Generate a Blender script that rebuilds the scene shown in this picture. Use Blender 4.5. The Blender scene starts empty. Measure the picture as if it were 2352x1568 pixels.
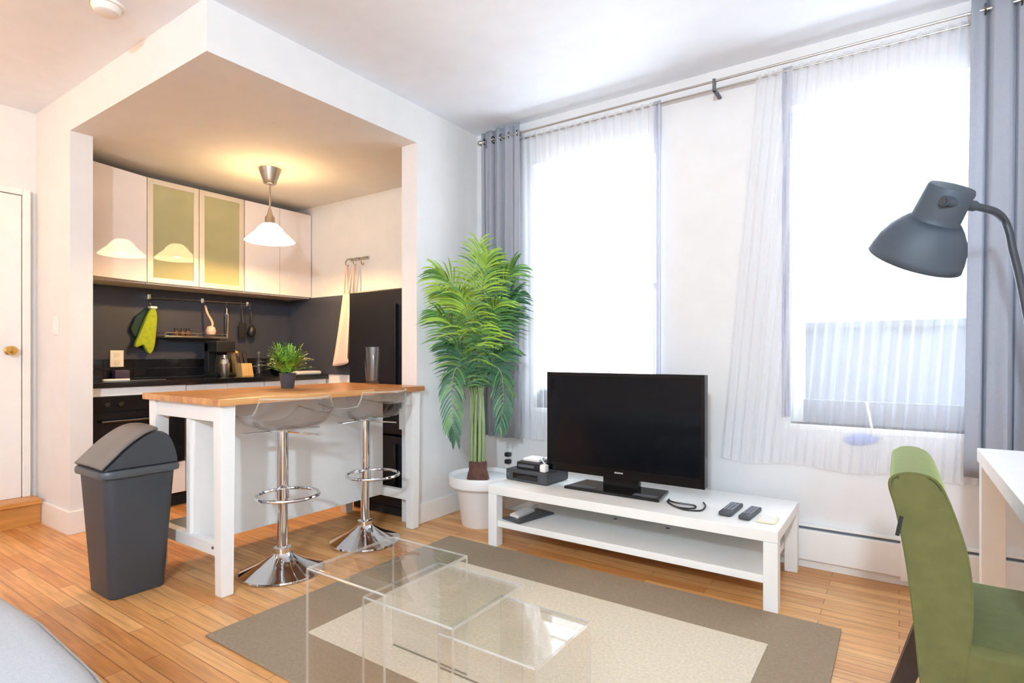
import bpy, bmesh, math, random
from mathutils import Vector, Matrix, Euler
random.seed(7)
PI = math.pi
sc = bpy.context.scene
COL = sc.collection

# ------------------------------------------------------------------ camera, world, exposure
CAM_H = 1.11
YAW = math.radians(34.4)
FPX = 1298.3
cam_d = bpy.data.cameras.new('camera')
cam = bpy.data.objects.new('camera', cam_d)
COL.objects.link(cam)
cam.location = (0, 0, CAM_H)
cam.rotation_euler = (PI / 2, 0, YAW)
cam_d.sensor_fit = 'HORIZONTAL'
cam_d.sensor_width = 36.0
cam_d.lens = 36.0 * FPX / 2352.0
cam_d.shift_y = 28.0 / 2352.0
cam_d.clip_start = 0.05
sc.camera = cam

w = bpy.data.worlds.new('sky')
sc.world = w
w.use_nodes = True
bg = w.node_tree.nodes['Background']
bg.inputs['Color'].default_value = (0.80, 0.90, 1.0, 1)
bg.inputs['Strength'].default_value = 12.5

sc.view_settings.view_transform = 'Standard'
sc.view_settings.look = 'None'
sc.view_settings.gamma = 1.0
sc.view_settings.use_curve_mapping = False
sc.view_settings.exposure = 0.1
sc.cycles.max_bounces = 14
sc.cycles.diffuse_bounces = 6
sc.cycles.transparent_max_bounces = 32
sc.cycles.caustics_reflective = False
sc.cycles.caustics_refractive = False
sc.cycles.use_denoising = True
sc.cycles.sample_clamp_indirect = 8.0


def add_light(name, kind, loc, energy, color=(1, 1, 1), size=0.1, rot=(0, 0, 0), **k):
    d = bpy.data.lights.new(name, kind)
    d.energy = energy
    d.color = color
    if kind == 'AREA':
        d.shape = 'RECTANGLE'
        d.size = size
        d.size_y = k.get('size_y', size)
        if k.get('portal'):
            d.cycles.is_portal = True
    elif kind == 'POINT':
        d.shadow_soft_size = size
    o = bpy.data.objects.new(name, d)
    COL.objects.link(o)
    o.location = loc
    o.rotation_euler = rot
    return o


YW = 3.32       # inner face of the window wall
XK = -2.585     # face of the kitchen pier
ZC = 2.725      # ceiling
ZS = 2.48       # lowered kitchen ceiling
WIN = [(-2.09, -1.20, 0.74, 2.42), (-0.48, 0.42, 0.74, 2.42)]
for i, (xa, xb, za, zb) in enumerate(WIN):   # daylight guides in the window openings (portals only)
    add_light('window_daylight', 'AREA', ((xa + xb) / 2, 3.50, (za + zb) / 2), 1.0, size=xb - xa,
              size_y=zb - za, rot=(-PI / 2, 0, 0), portal=True)

# ------------------------------------------------------------------ materials
MATS = {}


def nt(name):
    m = bpy.data.materials.new(name)
    m.use_nodes = True
    t = m.node_tree
    b = t.nodes['Principled BSDF']
    return m, t, b


def lin(c):
    return tuple(((v / 255) / 12.92 if v / 255 <= 0.04045 else ((v / 255 + 0.055) / 1.055) ** 2.4) for v in c) + (1,)


def mat(name, rgb, rough=0.5, metal=0.0, bump=0.0, bscale=200, var=0.0, vscale=8, coat=0.0, spec=0.5, stretch=None,
        sheen=0.0):
    m, t, b = nt(name)
    c = lin(rgb)
    b.inputs['Base Color'].default_value = c
    b.inputs['Roughness'].default_value = rough
    b.inputs['Metallic'].default_value = metal
    b.inputs['Specular IOR Level'].default_value = spec
    if coat:
        b.inputs['Coat Weight'].default_value = coat
        b.inputs['Coat Roughness'].default_value = 0.04
    if sheen:
        b.inputs['Sheen Weight'].default_value = sheen
        b.inputs['Sheen Roughness'].default_value = 0.35
        b.inputs['Sheen Tint'].default_value = (0.62, 0.72, 0.26, 1)
    tc = t.nodes.new('ShaderNodeTexCoord')
    vec = tc.outputs['Object']
    if stretch:
        mp = t.nodes.new('ShaderNodeMapping')
        mp.inputs['Scale'].default_value = stretch
        t.links.new(vec, mp.inputs['Vector'])
        vec = mp.outputs['Vector']
    nz = t.nodes.new('ShaderNodeTexNoise')
    nz.inputs['Scale'].default_value = vscale
    nz.inputs['Detail'].default_value = 4
    t.links.new(vec, nz.inputs['Vector'])
    cr = t.nodes.new('ShaderNodeValToRGB')
    v = var if var else 0.02
    cr.color_ramp.elements[0].position = 0.3
    cr.color_ramp.elements[1].position = 0.7
    cr.color_ramp.elements[0].color = tuple(max(0, x * (1 - v)) for x in c[:3]) + (1,)
    cr.color_ramp.elements[1].color = tuple(min(1, x * (1 + v)) for x in c[:3]) + (1,)
    t.links.new(nz.outputs['Fac'], cr.inputs['Fac'])
    t.links.new(cr.outputs['Color'], b.inputs['Base Color'])
    if bump:
        n2 = t.nodes.new('ShaderNodeTexNoise')
        n2.inputs['Scale'].default_value = bscale
        n2.inputs['Detail'].default_value = 3
        t.links.new(vec, n2.inputs['Vector'])
        bp = t.nodes.new('ShaderNodeBump')
        bp.inputs['Strength'].default_value = bump
        bp.inputs['Distance'].default_value = 0.004
        t.links.new(n2.outputs['Fac'], bp.inputs['Height'])
        t.links.new(bp.outputs['Normal'], b.inputs['Normal'])
    MATS[name] = m
    return m


def wood_planks():
    m, t, b = nt('oak_floor')
    L = t.links.new
    tc = t.nodes.new('ShaderNodeTexCoord')
    br = t.nodes.new('ShaderNodeTexBrick')
    br.offset = 0.37
    br.offset_frequency = 2
    br.inputs['Scale'].default_value = 1.0
    br.inputs['Brick Width'].default_value = 0.75
    br.inputs['Row Height'].default_value = 0.062
    br.inputs['Mortar Size'].default_value = 0.0012
    br.inputs['Mortar Smooth'].default_value = 0.2
    br.inputs['Bias'].default_value = -0.1
    br.inputs['Color1'].default_value = lin((228, 176, 116))
    br.inputs['Color2'].default_value = lin((198, 134, 74))
    br.inputs['Mortar'].default_value = lin((120, 74, 36))
    L(tc.outputs['Object'], br.inputs['Vector'])
    mp = t.nodes.new('ShaderNodeMapping')
    mp.inputs['Scale'].default_value = (1.6, 26, 1)
    L(tc.outputs['Object'], mp.inputs['Vector'])
    nz = t.nodes.new('ShaderNodeTexNoise')
    nz.inputs['Scale'].default_value = 2.2
    nz.inputs['Detail'].default_value = 6
    nz.inputs['Distortion'].default_value = 0.6
    L(mp.outputs['Vector'], nz.inputs['Vector'])
    cr = t.nodes.new('ShaderNodeValToRGB')
    cr.color_ramp.elements[0].position = 0.3
    cr.color_ramp.elements[0].color = (0.62, 0.55, 0.46, 1)
    cr.color_ramp.elements[1].position = 0.7
    cr.color_ramp.elements[1].color = (1.12, 1.1, 1.06, 1)
    L(nz.outputs['Fac'], cr.inputs['Fac'])
    mx = t.nodes.new('ShaderNodeMix')
    mx.data_type = 'RGBA'
    mx.blend_type = 'MULTIPLY'
    mx.inputs['Factor'].default_value = 0.75
    L(br.outputs['Color'], mx.inputs[6])
    L(cr.outputs['Color'], mx.inputs[7])
    L(mx.outputs[2], b.inputs['Base Color'])
    b.inputs['Roughness'].default_value = 0.34
    bp = t.nodes.new('ShaderNodeBump')
    bp.inputs['Strength'].default_value = 0.12
    bp.inputs['Distance'].default_value = 0.002
    L(br.outputs['Fac'], bp.inputs['Height'])
    bp.invert = True
    L(bp.outputs['Normal'], b.inputs['Normal'])
    MATS['floor'] = m


def butcher_block():
    m, t, b = nt('butcher_block')
    L = t.links.new
    tc = t.nodes.new('ShaderNodeTexCoord')
    mp0 = t.nodes.new('ShaderNodeMapping')
    mp0.inputs['Rotation'].default_value = (0, 0, PI / 2)
    L(tc.outputs['Object'], mp0.inputs['Vector'])
    br = t.nodes.new('ShaderNodeTexBrick')
    br.inputs['Scale'].default_value = 1.0
    br.inputs['Brick Width'].default_value = 0.5
    br.inputs['Row Height'].default_value = 0.045
    br.inputs['Mortar Size'].default_value = 0.0006
    br.inputs['Color1'].default_value = lin((214, 158, 98))
    br.inputs['Color2'].default_value = lin((182, 120, 66))
    br.inputs['Mortar'].default_value = lin((140, 86, 44))
    L(mp0.outputs['Vector'], br.inputs['Vector'])
    mp = t.nodes.new('ShaderNodeMapping')
    mp.inputs['Scale'].default_value = (22, 1.6, 22)
    L(tc.outputs['Object'], mp.inputs['Vector'])
    nz = t.nodes.new('ShaderNodeTexNoise')
    nz.inputs['Scale'].default_value = 2.0
    nz.inputs['Detail'].default_value = 5
    L(mp.outputs['Vector'], nz.inputs['Vector'])
    cr = t.nodes.new('ShaderNodeValToRGB')
    cr.color_ramp.elements[0].position = 0.3
    cr.color_ramp.elements[0].color = (0.7, 0.62, 0.55, 1)
    cr.color_ramp.elements[1].position = 0.7
    cr.color_ramp.elements[1].color = (1.1, 1.08, 1.05, 1)
    L(nz.outputs['Fac'], cr.inputs['Fac'])
    mx = t.nodes.new('ShaderNodeMix')
    mx.data_type = 'RGBA'
    mx.blend_type = 'MULTIPLY'
    mx.inputs['Factor'].default_value = 0.7
    L(br.outputs['Color'], mx.inputs[6])
    L(cr.outputs['Color'], mx.inputs[7])
    L(mx.outputs[2], b.inputs['Base Color'])
    b.inputs['Roughness'].default_value = 0.28
    MATS['butcher'] = m


def woven(name, rgb, scale=220, var=0.22, bump=0.5):
    m, t, b = nt(name)
    L = t.links.new
    c = lin(rgb)
    tc = t.nodes.new('ShaderNodeTexCoord')
    w1 = t.nodes.new('ShaderNodeTexWave')
    w1.bands_direction = 'X'
    w1.inputs['Scale'].default_value = scale
    w1.inputs['Distortion'].default_value = 1.5
    w2 = t.nodes.new('ShaderNodeTexWave')
    w2.bands_direction = 'Y'
    w2.inputs['Scale'].default_value = scale
    w2.inputs['Distortion'].default_value = 1.5
    nz = t.nodes.new('ShaderNodeTexNoise')
    nz.inputs['Scale'].default_value = 90
    nz.inputs['Detail'].default_value = 5
    for n in (w1, w2, nz):
        L(tc.outputs['Object'], n.inputs['Vector'])
    ad = t.nodes.new('ShaderNodeMath')
    ad.operation = 'MULTIPLY'
    L(w1.outputs['Fac'], ad.inputs[0])
    L(w2.outputs['Fac'], ad.inputs[1])
    ad2 = t.nodes.new('ShaderNodeMath')
    ad2.operation = 'ADD'
    L(ad.outputs[0], ad2.inputs[0])
    L(nz.outputs['Fac'], ad2.inputs[1])
    cr = t.nodes.new('ShaderNodeValToRGB')
    cr.color_ramp.elements[0].position = 0.35
    cr.color_ramp.elements[1].position = 1.1 if False else 1.0
    cr.color_ramp.elements[0].color = tuple(x * (1 - var) for x in c[:3]) + (1,)
    cr.color_ramp.elements[1].color = tuple(min(1, x * (1 + var)) for x in c[:3]) + (1,)
    L(ad2.outputs[0], cr.inputs['Fac'])
    L(cr.outputs['Color'], b.inputs['Base Color'])
    b.inputs['Roughness'].default_value = 0.95
    b.inputs['Specular IOR Level'].default_value = 0.15
    bp = t.nodes.new('ShaderNodeBump')
    bp.inputs['Strength'].default_value = bump
    bp.inputs['Distance'].default_value = 0.003
    L(ad2.outputs[0], bp.inputs['Height'])
    L(bp.outputs['Normal'], b.inputs['Normal'])
    MATS[name] = m
    return m


def clear_sheet(name, tint=(0.97, 0.98, 0.98), f0=0.04, rough=0.01, gain=1.0):
    """thin clear sheet: see-through with a mirror reflection that grows at grazing angles"""
    m = bpy.data.materials.new(name)
    m.use_nodes = True
    t = m.node_tree
    t.nodes.clear()
    L = t.links.new
    out = t.nodes.new('ShaderNodeOutputMaterial')
    tr = t.nodes.new('ShaderNodeBsdfTransparent')
    tr.inputs['Color'].default_value = (*tint, 1)
    gl = t.nodes.new('ShaderNodeBsdfGlossy')
    gl.inputs['Roughness'].default_value = rough
    lw = t.nodes.new('ShaderNodeLayerWeight')
    lw.inputs['Blend'].default_value = 0.5
    p = t.nodes.new('ShaderNodeMath')
    p.operation = 'POWER'
    p.inputs[1].default_value = 5.0
    L(lw.outputs['Facing'], p.inputs[0])
    ma = t.nodes.new('ShaderNodeMath')
    ma.operation = 'MULTIPLY_ADD'
    ma.inputs[1].default_value = (1 - f0) * gain
    ma.inputs[2].default_value = f0
    L(p.outputs[0], ma.inputs[0])
    mx = t.nodes.new('ShaderNodeMixShader')
    L(ma.outputs[0], mx.inputs[0])
    L(tr.outputs[0], mx.inputs[1])
    L(gl.outputs[0], mx.inputs[2])
    L(mx.outputs[0], out.inputs['Surface'])
    MATS[name] = m
    return m


def cloth(name, rgb, transparent=0.0, translucent=0.3, rough=1.0, weave=0.0):
    m = bpy.data.materials.new(name)
    m.use_nodes = True
    t = m.node_tree
    t.nodes.clear()
    L = t.links.new
    out = t.nodes.new('ShaderNodeOutputMaterial')
    c = lin(rgb)
    df = t.nodes.new('ShaderNodeBsdfDiffuse')
    df.inputs['Color'].default_value = c
    tl = t.nodes.new('ShaderNodeBsdfTranslucent')
    tl.inputs['Color'].default_value = c
    if weave:
        tc = t.nodes.new('ShaderNodeTexCoord')
        nz = t.nodes.new('ShaderNodeTexNoise')
        nz.inputs['Scale'].default_value = 160
        L(tc.outputs['Object'], nz.inputs['Vector'])
        cr = t.nodes.new('ShaderNodeValToRGB')
        cr.color_ramp.elements[0].color = tuple(x * (1 - weave) for x in c[:3]) + (1,)
        cr.color_ramp.elements[1].color = tuple(min(1, x * (1 + weave)) for x in c[:3]) + (1,)
        L(nz.outputs['Fac'], cr.inputs['Fac'])
        L(cr.outputs['Color'], df.inputs['Color'])
        L(cr.outputs['Color'], tl.inputs['Color'])
    m1 = t.nodes.new('ShaderNodeMixShader')
    m1.inputs[0].default_value = translucent
    L(df.outputs[0], m1.inputs[1])
    L(tl.outputs[0], m1.inputs[2])
    last = m1
    if transparent:
        tr = t.nodes.new('ShaderNodeBsdfTransparent')
        m2 = t.nodes.new('ShaderNodeMixShader')
        m2.inputs[0].default_value = transparent
        L(m1.outputs[0], m2.inputs[1])
        L(tr.outputs[0], m2.inputs[2])
        last = m2
    L(last.outputs[0], out.inputs['Surface'])
    MATS[name] = m
    return m


def glow(name, rgb, strength):
    m, t, b = nt(name)
    b.inputs['Base Color'].default_value = lin((240, 236, 226))
    b.inputs['Roughness'].default_value = 0.25
    b.inputs['Emission Color'].default_value = lin(rgb)
    b.inputs['Emission Strength'].default_value = strength
    MATS[name] = m
    return m


wood_planks()
butcher_block()
mat('wall', (227, 225, 223), 0.75, bump=0.04, bscale=60)
mat('ceiling', (236, 241, 249), 0.85, bump=0.03, bscale=60)
mat('trim', (240, 237, 231), 0.45)
mat('white_lacquer', (240, 238, 234), 0.38, spec=0.4)
mat('white_matte', (236, 232, 226), 0.6)
mat('gloss_white', (236, 226, 222), 0.02, coat=0.6)
mat('cab_side', (226, 216, 204), 0.5)
mat('alu', (226, 214, 196), 0.5, metal=0.4)
mat('frost', (172, 166, 124), 0.03, coat=0.4)
mat('slate', (62, 63, 72), 0.34, var=0.05)
mat('black_tile', (26, 26, 30), 0.12, var=0.1)
mat('granite', (24, 24, 26), 0.14, var=0.6, vscale=140)
mat('black_gloss', (14, 15, 18), 0.12)
mat('black_plastic', (26, 27, 30), 0.4)
mat('charcoal_plastic', (58, 60, 64), 0.5, bump=0.08, bscale=500)
mat('lit_plastic', (108, 101, 96), 0.42, bump=0.08, bscale=500)  # bin flap tone, with the light on its top put in
mat('rim_plastic', (74, 77, 80), 0.4)
mat('fridge', (16, 18, 26), 0.35, spec=0.25, var=0.05)
mat('chrome', (225, 225, 228), 0.06, metal=1.0)
mat('dark_chrome', (110, 108, 104), 0.15, metal=1.0)
mat('brushed', (190, 182, 172), 0.28, metal=1.0)
mat('steel_shelf', (178, 184, 190), 0.3, metal=0.9)
mat('brass', (212, 168, 92), 0.2, metal=1.0)
mat('lamp_grey', (66, 76, 86), 0.55)
mat('lamp_dark', (58, 62, 68), 0.4)
mat('green_velvet', (82, 82, 42), 0.9, bump=0.15, bscale=500, var=0.1, vscale=30, sheen=0.4)
mat('dark_wood', (52, 38, 32), 0.4, var=0.2, stretch=(20, 20, 2))
mat('step_wood', (202, 140, 72), 0.4, var=0.15, stretch=(20, 2, 20), vscale=2)
mat('block_wood', (216, 172, 110), 0.5, var=0.1, stretch=(20, 20, 2), vscale=2)
mat('grey_fabric', (176, 179, 184), 0.95, bump=0.3, bscale=420, var=0.06, vscale=160, spec=0.1)
mat('leaf', (86, 132, 62), 0.5, var=0.25, vscale=7)
mat('leaf_light', (150, 182, 66), 0.5, var=0.2, vscale=7)
mat('leaf_dark', (54, 98, 66), 0.5, var=0.25, vscale=7)
mat('stem_green', (132, 148, 100), 0.5, var=0.25, stretch=(30, 30, 2), vscale=2)
mat('bark', (92, 58, 46), 0.9, bump=0.6, bscale=60, var=0.35, vscale=30)
mat('pot_white', (238, 234, 230), 0.4)
mat('white_stones', (226, 228, 228), 0.8, bump=0.3, bscale=90)
mat('fern_leaf', (122, 168, 52), 0.5, var=0.35, vscale=30)
mat('fern_dark', (62, 104, 34), 0.5, var=0.3, vscale=30)
mat('mitt', (150, 162, 30), 0.9, bump=0.3, bscale=120, var=0.15, vscale=40)
mat('mitt_dark', (28, 52, 44), 0.9)
mat('pink_ceramic', (214, 176, 156), 0.3)
mat('spice', (90, 50, 30), 0.6)
mat('purple', (70, 60, 92), 0.5)
mat('grey_dark', (64, 66, 70), 0.45, var=0.08)
mat('grey_mid', (90, 92, 98), 0.5)
mat('button', (150, 150, 158), 0.5)
mat('cork', (224, 214, 182), 0.8, var=0.06, vscale=120)
mat('paper', (226, 222, 214), 0.7)
mat('yellow_cloth', (214, 176, 74), 0.8)
mat('screen', (10, 13, 18), 0.09, spec=0.2)
mat('bezel', (10, 10, 12), 0.2, spec=0.3)
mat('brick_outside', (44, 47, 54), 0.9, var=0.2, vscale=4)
mat('blue_fluff', (150, 164, 214), 0.95, bump=0.5, bscale=200)
mat('rail_backlit', (120, 123, 132), 0.6)  # sash rail tone with its backlit shade put in
mat('dark_void', (22, 20, 20), 0.8)
woven('rug_brown', (156, 138, 116))
woven('rug_beige', (222, 209, 186))
clear_sheet('acrylic', (0.995, 0.996, 0.995), 0.05, 0.004)
clear_sheet('seat_acrylic', (0.985, 0.985, 0.987), 0.04, 0.02)
clear_sheet('glass', (0.97, 0.975, 0.975), 0.07, 0.06)
clear_sheet('pane', (0.96, 0.97, 0.975), 0.035, 0.0)
cloth('acrylic_edge', (232, 230, 224), transparent=0.55, translucent=0.4)
cloth('grey_sheer', (200, 200, 212), transparent=0.15, translucent=0.16)
cloth('sheer', (242, 243, 247), transparent=0.60, translucent=0.08)
cloth('grey_curtain', (186, 188, 196), translucent=0.38, weave=0.10)
cloth('pink_cloth', (240, 210, 197), translucent=0.15, weave=0.06)
glow('shade_glow', (255, 218, 160), 12.0)
glow('bulb_glow', (255, 206, 140), 1400.0)
glow('diffuser_glow', (255, 246, 235), 4.0)


# ------------------------------------------------------------------ builders
class B:
    def __init__(s):
        s.bm = bmesh.new()
        s.bev = False

    def box(s, a, b, bev=0.0, mi=0, seg=2):
        """a, b: opposite corners"""
        lo = [min(a[i], b[i]) for i in range(3)]
        hi = [max(a[i], b[i]) for i in range(3)]
        r = bmesh.ops.create_cube(s.bm, size=1.0)
        vs = r['verts']
        for v in vs:
            v.co = Vector([lo[i] + (v.co[i] + 0.5) * (hi[i] - lo[i]) for i in range(3)])
        fs = set(f for v in vs for f in v.link_faces)
        for f in fs:
            f.material_index = mi
        if bev:
            s.bev = True
            es = list(set(e for v in vs for e in v.link_edges))
            bmesh.ops.bevel(s.bm, geom=es, offset=bev, segments=seg, affect='EDGES', profile=0.5, material=mi)
        return s

    def tube(s, pts, r, n=12, closed=False, mi=0, caps=True):
        pts = [Vector(p) for p in pts]
        rs = r if isinstance(r, (list, tuple)) else [r] * len(pts)
        rings = []
        k = len(pts)
        up = Vector((0, 0, 1))
        prev = None
        for i, p in enumerate(pts):
            if closed:
                d = pts[(i + 1) % k] - pts[i - 1]
            else:
                d = pts[min(i + 1, k - 1)] - pts[max(i - 1, 0)]
            d.normalize()
            if prev is None:
                a = up if abs(d.z) < 0.9 else Vector((1, 0, 0))
                x = d.cross(a).normalized()
            else:
                x = prev - d * prev.dot(d)
                if x.length < 1e-5:
                    x = d.cross(up)
                x.normalize()
            prev = x
            y = d.cross(x)
            rings.append([s.bm.verts.new(p + (x * math.cos(2 * PI * j / n) + y * math.sin(2 * PI * j / n)) * rs[i]) for j in range(n)])
        m = k if closed else k - 1
        for i in range(m):
            A, C = rings[i], rings[(i + 1) % k]
            for j in range(n):
                f = s.bm.faces.new((A[j], A[(j + 1) % n], C[(j + 1) % n], C[j]))
                f.material_index = mi
        if caps and not closed:
            s.bm.faces.new(rings[0][::-1]).material_index = mi
            s.bm.faces.new(rings[-1]).material_index = mi
        return s

    def lathe(s, prof, c=(0, 0, 0), n=40, mi=0, M=None, cap0=True, cap1=True):
        """prof: (r, z) list; revolved round z through c; M optional matrix"""
        c = Vector(c)
        rings = []
        for r, z in prof:
            ring = []
            for j in range(n):
                p = Vector((r * math.cos(2 * PI * j / n), r * math.sin(2 * PI * j / n), z))
                p = (M @ p if M is not None else p) + c
                ring.append(s.bm.verts.new(p))
            rings.append(ring)
        for A, C in zip(rings, rings[1:]):
            for j in range(n):
                s.bm.faces.new((A[j], A[(j + 1) % n], C[(j + 1) % n], C[j])).material_index = mi
        if cap0 and prof[0][0] > 1e-6:
            s.bm.faces.new(rings[0][::-1]).material_index = mi
        if cap1 and prof[-1][0] > 1e-6:
            s.bm.faces.new(rings[-1]).material_index = mi
        return s

    def prism(s, poly, axis, a, b, bev=0.0, mi=0, seg=2):
        """poly: 2D points in the plane of the other two axes (cyclic order), extruded along axis from a to b"""
        def P(u, v, t):
            return {'x': (t, u, v), 'y': (u, t, v), 'z': (u, v, t)}[axis]
        A = [s.bm.verts.new(P(u, v, a)) for u, v in poly]
        C = [s.bm.verts.new(P(u, v, b)) for u, v in poly]
        n = len(poly)
        fs = [s.bm.faces.new(A[::-1]), s.bm.faces.new(C)]
        for i in range(n):
            fs.append(s.bm.faces.new((A[i], A[(i + 1) % n], C[(i + 1) % n], C[i])))
        for f in fs:
            f.material_index = mi
        if bev:
            s.bev = True
            es = list(set(fs[0].edges) | set(fs[1].edges))
            bmesh.ops.bevel(s.bm, geom=es, offset=bev, segments=seg, affect='EDGES', profile=0.5, material=mi)
        return s

    def sheet(s, fn, nu, nv, mi=0):
        V = [[s.bm.verts.new(fn(i / nu, j / nv)) for j in range(nv + 1)] for i in range(nu + 1)]
        for i in range(nu):
            for j in range(nv):
                s.bm.faces.new((V[i][j], V[i + 1][j], V[i + 1][j + 1], V[i][j + 1])).material_index = mi
        return s

    def loft(s, rings, mi=0, cap0=True, cap1=True):
        R = [[s.bm.verts.new(p) for p in ring] for ring in rings]
        n = len(R[0])
        for A, C in zip(R, R[1:]):
            for j in range(n):
                s.bm.faces.new((A[j], A[(j + 1) % n], C[(j + 1) % n], C[j])).material_index = mi
        if cap0:
            s.bm.faces.new(R[0][::-1]).material_index = mi
        if cap1:
            s.bm.faces.new(R[-1]).material_index = mi
        return s

    def rot(s, M, c=(0, 0, 0)):
        c = Vector(c)
        for v in s.bm.verts:
            v.co = M @ (v.co - c) + c
        return s


def obj(name, b, mats, parent=None, smooth=True, solid=0.0, subsurf=0, ang=35):
    bm = b.bm
    bmesh.ops.recalc_face_normals(bm, faces=bm.faces)
    me = bpy.data.meshes.new(name)
    bm.to_mesh(me)
    bm.free()
    if not isinstance(mats, (list, tuple)):
        mats = [mats]
    for k in mats:
        me.materials.append(MATS[k])
    if smooth:
        for p in me.polygons:
            p.use_smooth = True
        me.set_sharp_from_angle(angle=math.radians(ang))
    o = bpy.data.objects.new(name, me)
    COL.objects.link(o)
    if parent is not None:
        o.parent = parent
        q = parent
        M = Matrix.Identity(4)
        chain = []
        while q is not None:
            chain.append(q)
            q = q.parent
        for q in reversed(chain):
            M = M @ q.matrix_parent_inverse @ q.matrix_basis if q.parent else M @ q.matrix_basis
        if not parent.get('_local'):
            o.matrix_parent_inverse = M.inverted()
    if solid:
        md = o.modifiers.new('thickness', 'SOLIDIFY')
        md.thickness = solid
        md.offset = 0
    if b.bev and smooth:
        md = o.modifiers.new('face_normals', 'WEIGHTED_NORMAL')
        md.keep_sharp = True
    if subsurf:
        md = o.modifiers.new('smooth', 'SUBSURF')
        md.levels = md.render_levels = subsurf
    return o


def tag(o, label, cat, group=None, kind=None):
    o['label'] = label
    o['category'] = cat
    if group:
        o['group'] = group
    if kind:
        o['kind'] = kind
    return o


def thing(name, label, cat, loc, group=None):
    o = bpy.data.objects.new(name, None)
    COL.objects.link(o)
    o.location = loc
    o.empty_display_size = 0.1
    return tag(o, label, cat, group)


def local_thing(name, label, cat, loc, rz=0, group=None):
    """parts are modelled about the origin"""
    o = thing(name, label, cat, loc, group)
    o.rotation_euler = (0, 0, rz)
    o['_local'] = 1
    return o


def structure(name, b, m, parent=None, label=None, cat=None, **k):
    o = obj(name, b, m, parent, **k)
    if parent is None:
        o['kind'] = 'structure'
        if label:
            o['label'] = label
            o['category'] = cat
    return o


def copy_tree(o, label=None, loc=None, rz=None):
    c = o.copy()
    COL.objects.link(c)
    if label:
        c['label'] = label
    if loc is not None:
        c.location = loc
    if rz is not None:
        c.rotation_euler = (0, 0, rz)
    for ch in list(o.children):
        d = ch.copy()
        COL.objects.link(d)
        d.parent = c
        for g in list(ch.children):
            e = g.copy()
            COL.objects.link(e)
            e.parent = d
    return c


def bez(p0, p1, p2, n=10):
    p0, p1, p2 = Vector(p0), Vector(p1), Vector(p2)
    return [p0 * (1 - t) ** 2 + p1 * 2 * t * (1 - t) + p2 * t * t for t in [i / n for i in range(n + 1)]]


def smooth_path(pts, n=6):
    """Catmull-Rom"""
    P = [Vector(p) for p in pts]
    P = [P[0] * 2 - P[1]] + P + [P[-1] * 2 - P[-2]]
    out = []
    for i in range(1, len(P) - 2):
        a, b_, c, d = P[i - 1], P[i], P[i + 1], P[i + 2]
        for k in range(n):
            t = k / n
            out.append(0.5 * ((2 * b_) + (c - a) * t + (2 * a - 5 * b_ + 4 * c - d) * t * t + (3 * b_ - a - 3 * c + d) * t ** 3))
    out.append(P[-2])
    return out


def rrect(cx, cy, hx, hy, r, z, n=6):
    out = []
    for qx, qy, a0 in ((1, 1, 0), (-1, 1, PI / 2), (-1, -1, PI), (1, -1, 3 * PI / 2)):
        for k in range(n + 1):
            a = a0 + (PI / 2) * k / n
            out.append((cx + qx * (hx - r) + r * math.cos(a), cy + qy * (hy - r) + r * math.sin(a), z))
    return out


# ------------------------------------------------------------------ the room
structure('floor', B().box((-5.1, -2.7, -0.12), (2.1, 3.6, 0.0)), 'floor', label='honey coloured oak plank floor', cat='floor')
structure('ceiling', B().box((-5.1, -2.7, ZC), (2.1, 3.6, ZC + 0.12)), 'ceiling', label='white main ceiling', cat='ceiling')
structure('ceiling_kitchen', B().box((-4.9, 1.33, ZS), (XK, YW, ZC)), 'wall', label='dropped white ceiling box over the kitchen corner', cat='ceiling')

wb = B()
xs = [-5.1, WIN[0][0], WIN[0][1], WIN[1][0], WIN[1][1], 2.1]
for i in range(5):
    if i in (1, 3):
        z0, z1 = WIN[i // 2][2:]
        wb.box((xs[i], YW, 0), (xs[i + 1], YW + 0.22, z0))
        wb.box((xs[i], YW, z1), (xs[i + 1], YW + 0.22, ZC))
    else:
        wb.box((xs[i], YW, 0), (xs[i + 1], YW + 0.22, ZC))
bmesh.ops.remove_doubles(wb.bm, verts=wb.bm.verts, dist=1e-5)
structure('wall_window', wb, 'wall', label='white wall with two windows', cat='wall')
structure('wall_pier', B().box((-2.72, 2.68, 0), (XK, YW, ZS)), 'wall', label='white pier wall on the right of the kitchen', cat='wall')
structure('wall_stub', B().box((-4.9, 1.33, 0), (-4.2, 1.45, ZS)), 'wall', label='cream stub wall left of the kitchen', cat='wall')
structure('wall_kitchen', B().box((-5.1, 1.33, 0), (-4.9, YW, ZC)), 'wall', label='rear wall of the kitchen', cat='wall')
structure('wall_left', B().box((-5.1, -2.7, 0), (-4.80, 1.33, ZC)), 'wall', label='cream wall holding the white door', cat='wall')
structure('wall_right', B().box((2.1, -2.7, 0), (2.3, 3.6, ZC)), 'wall')
structure('wall_rear', B().box((-5.1, -2.9, 0), (2.3, -2.7, ZC)), 'wall')

# baseboards
bb = B().prism([(-4.80, 1.315), (-4.185, 1.315), (-4.185, 1.465), (-4.2, 1.465), (-4.2, 1.33), (-4.80, 1.33)], 'z', 0, 0.14, bev=0.003)
structure('baseboard_stub', bb, 'trim')
structure('baseboard_pier', B().box((XK, 2.665, 0), (XK + 0.014, YW, 0.13), bev=0.004), 'trim')
structure('baseboard_window', B().box((XK, YW - 0.014, 0), (-2.0, YW, 0.13), bev=0.004), 'trim')

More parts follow.
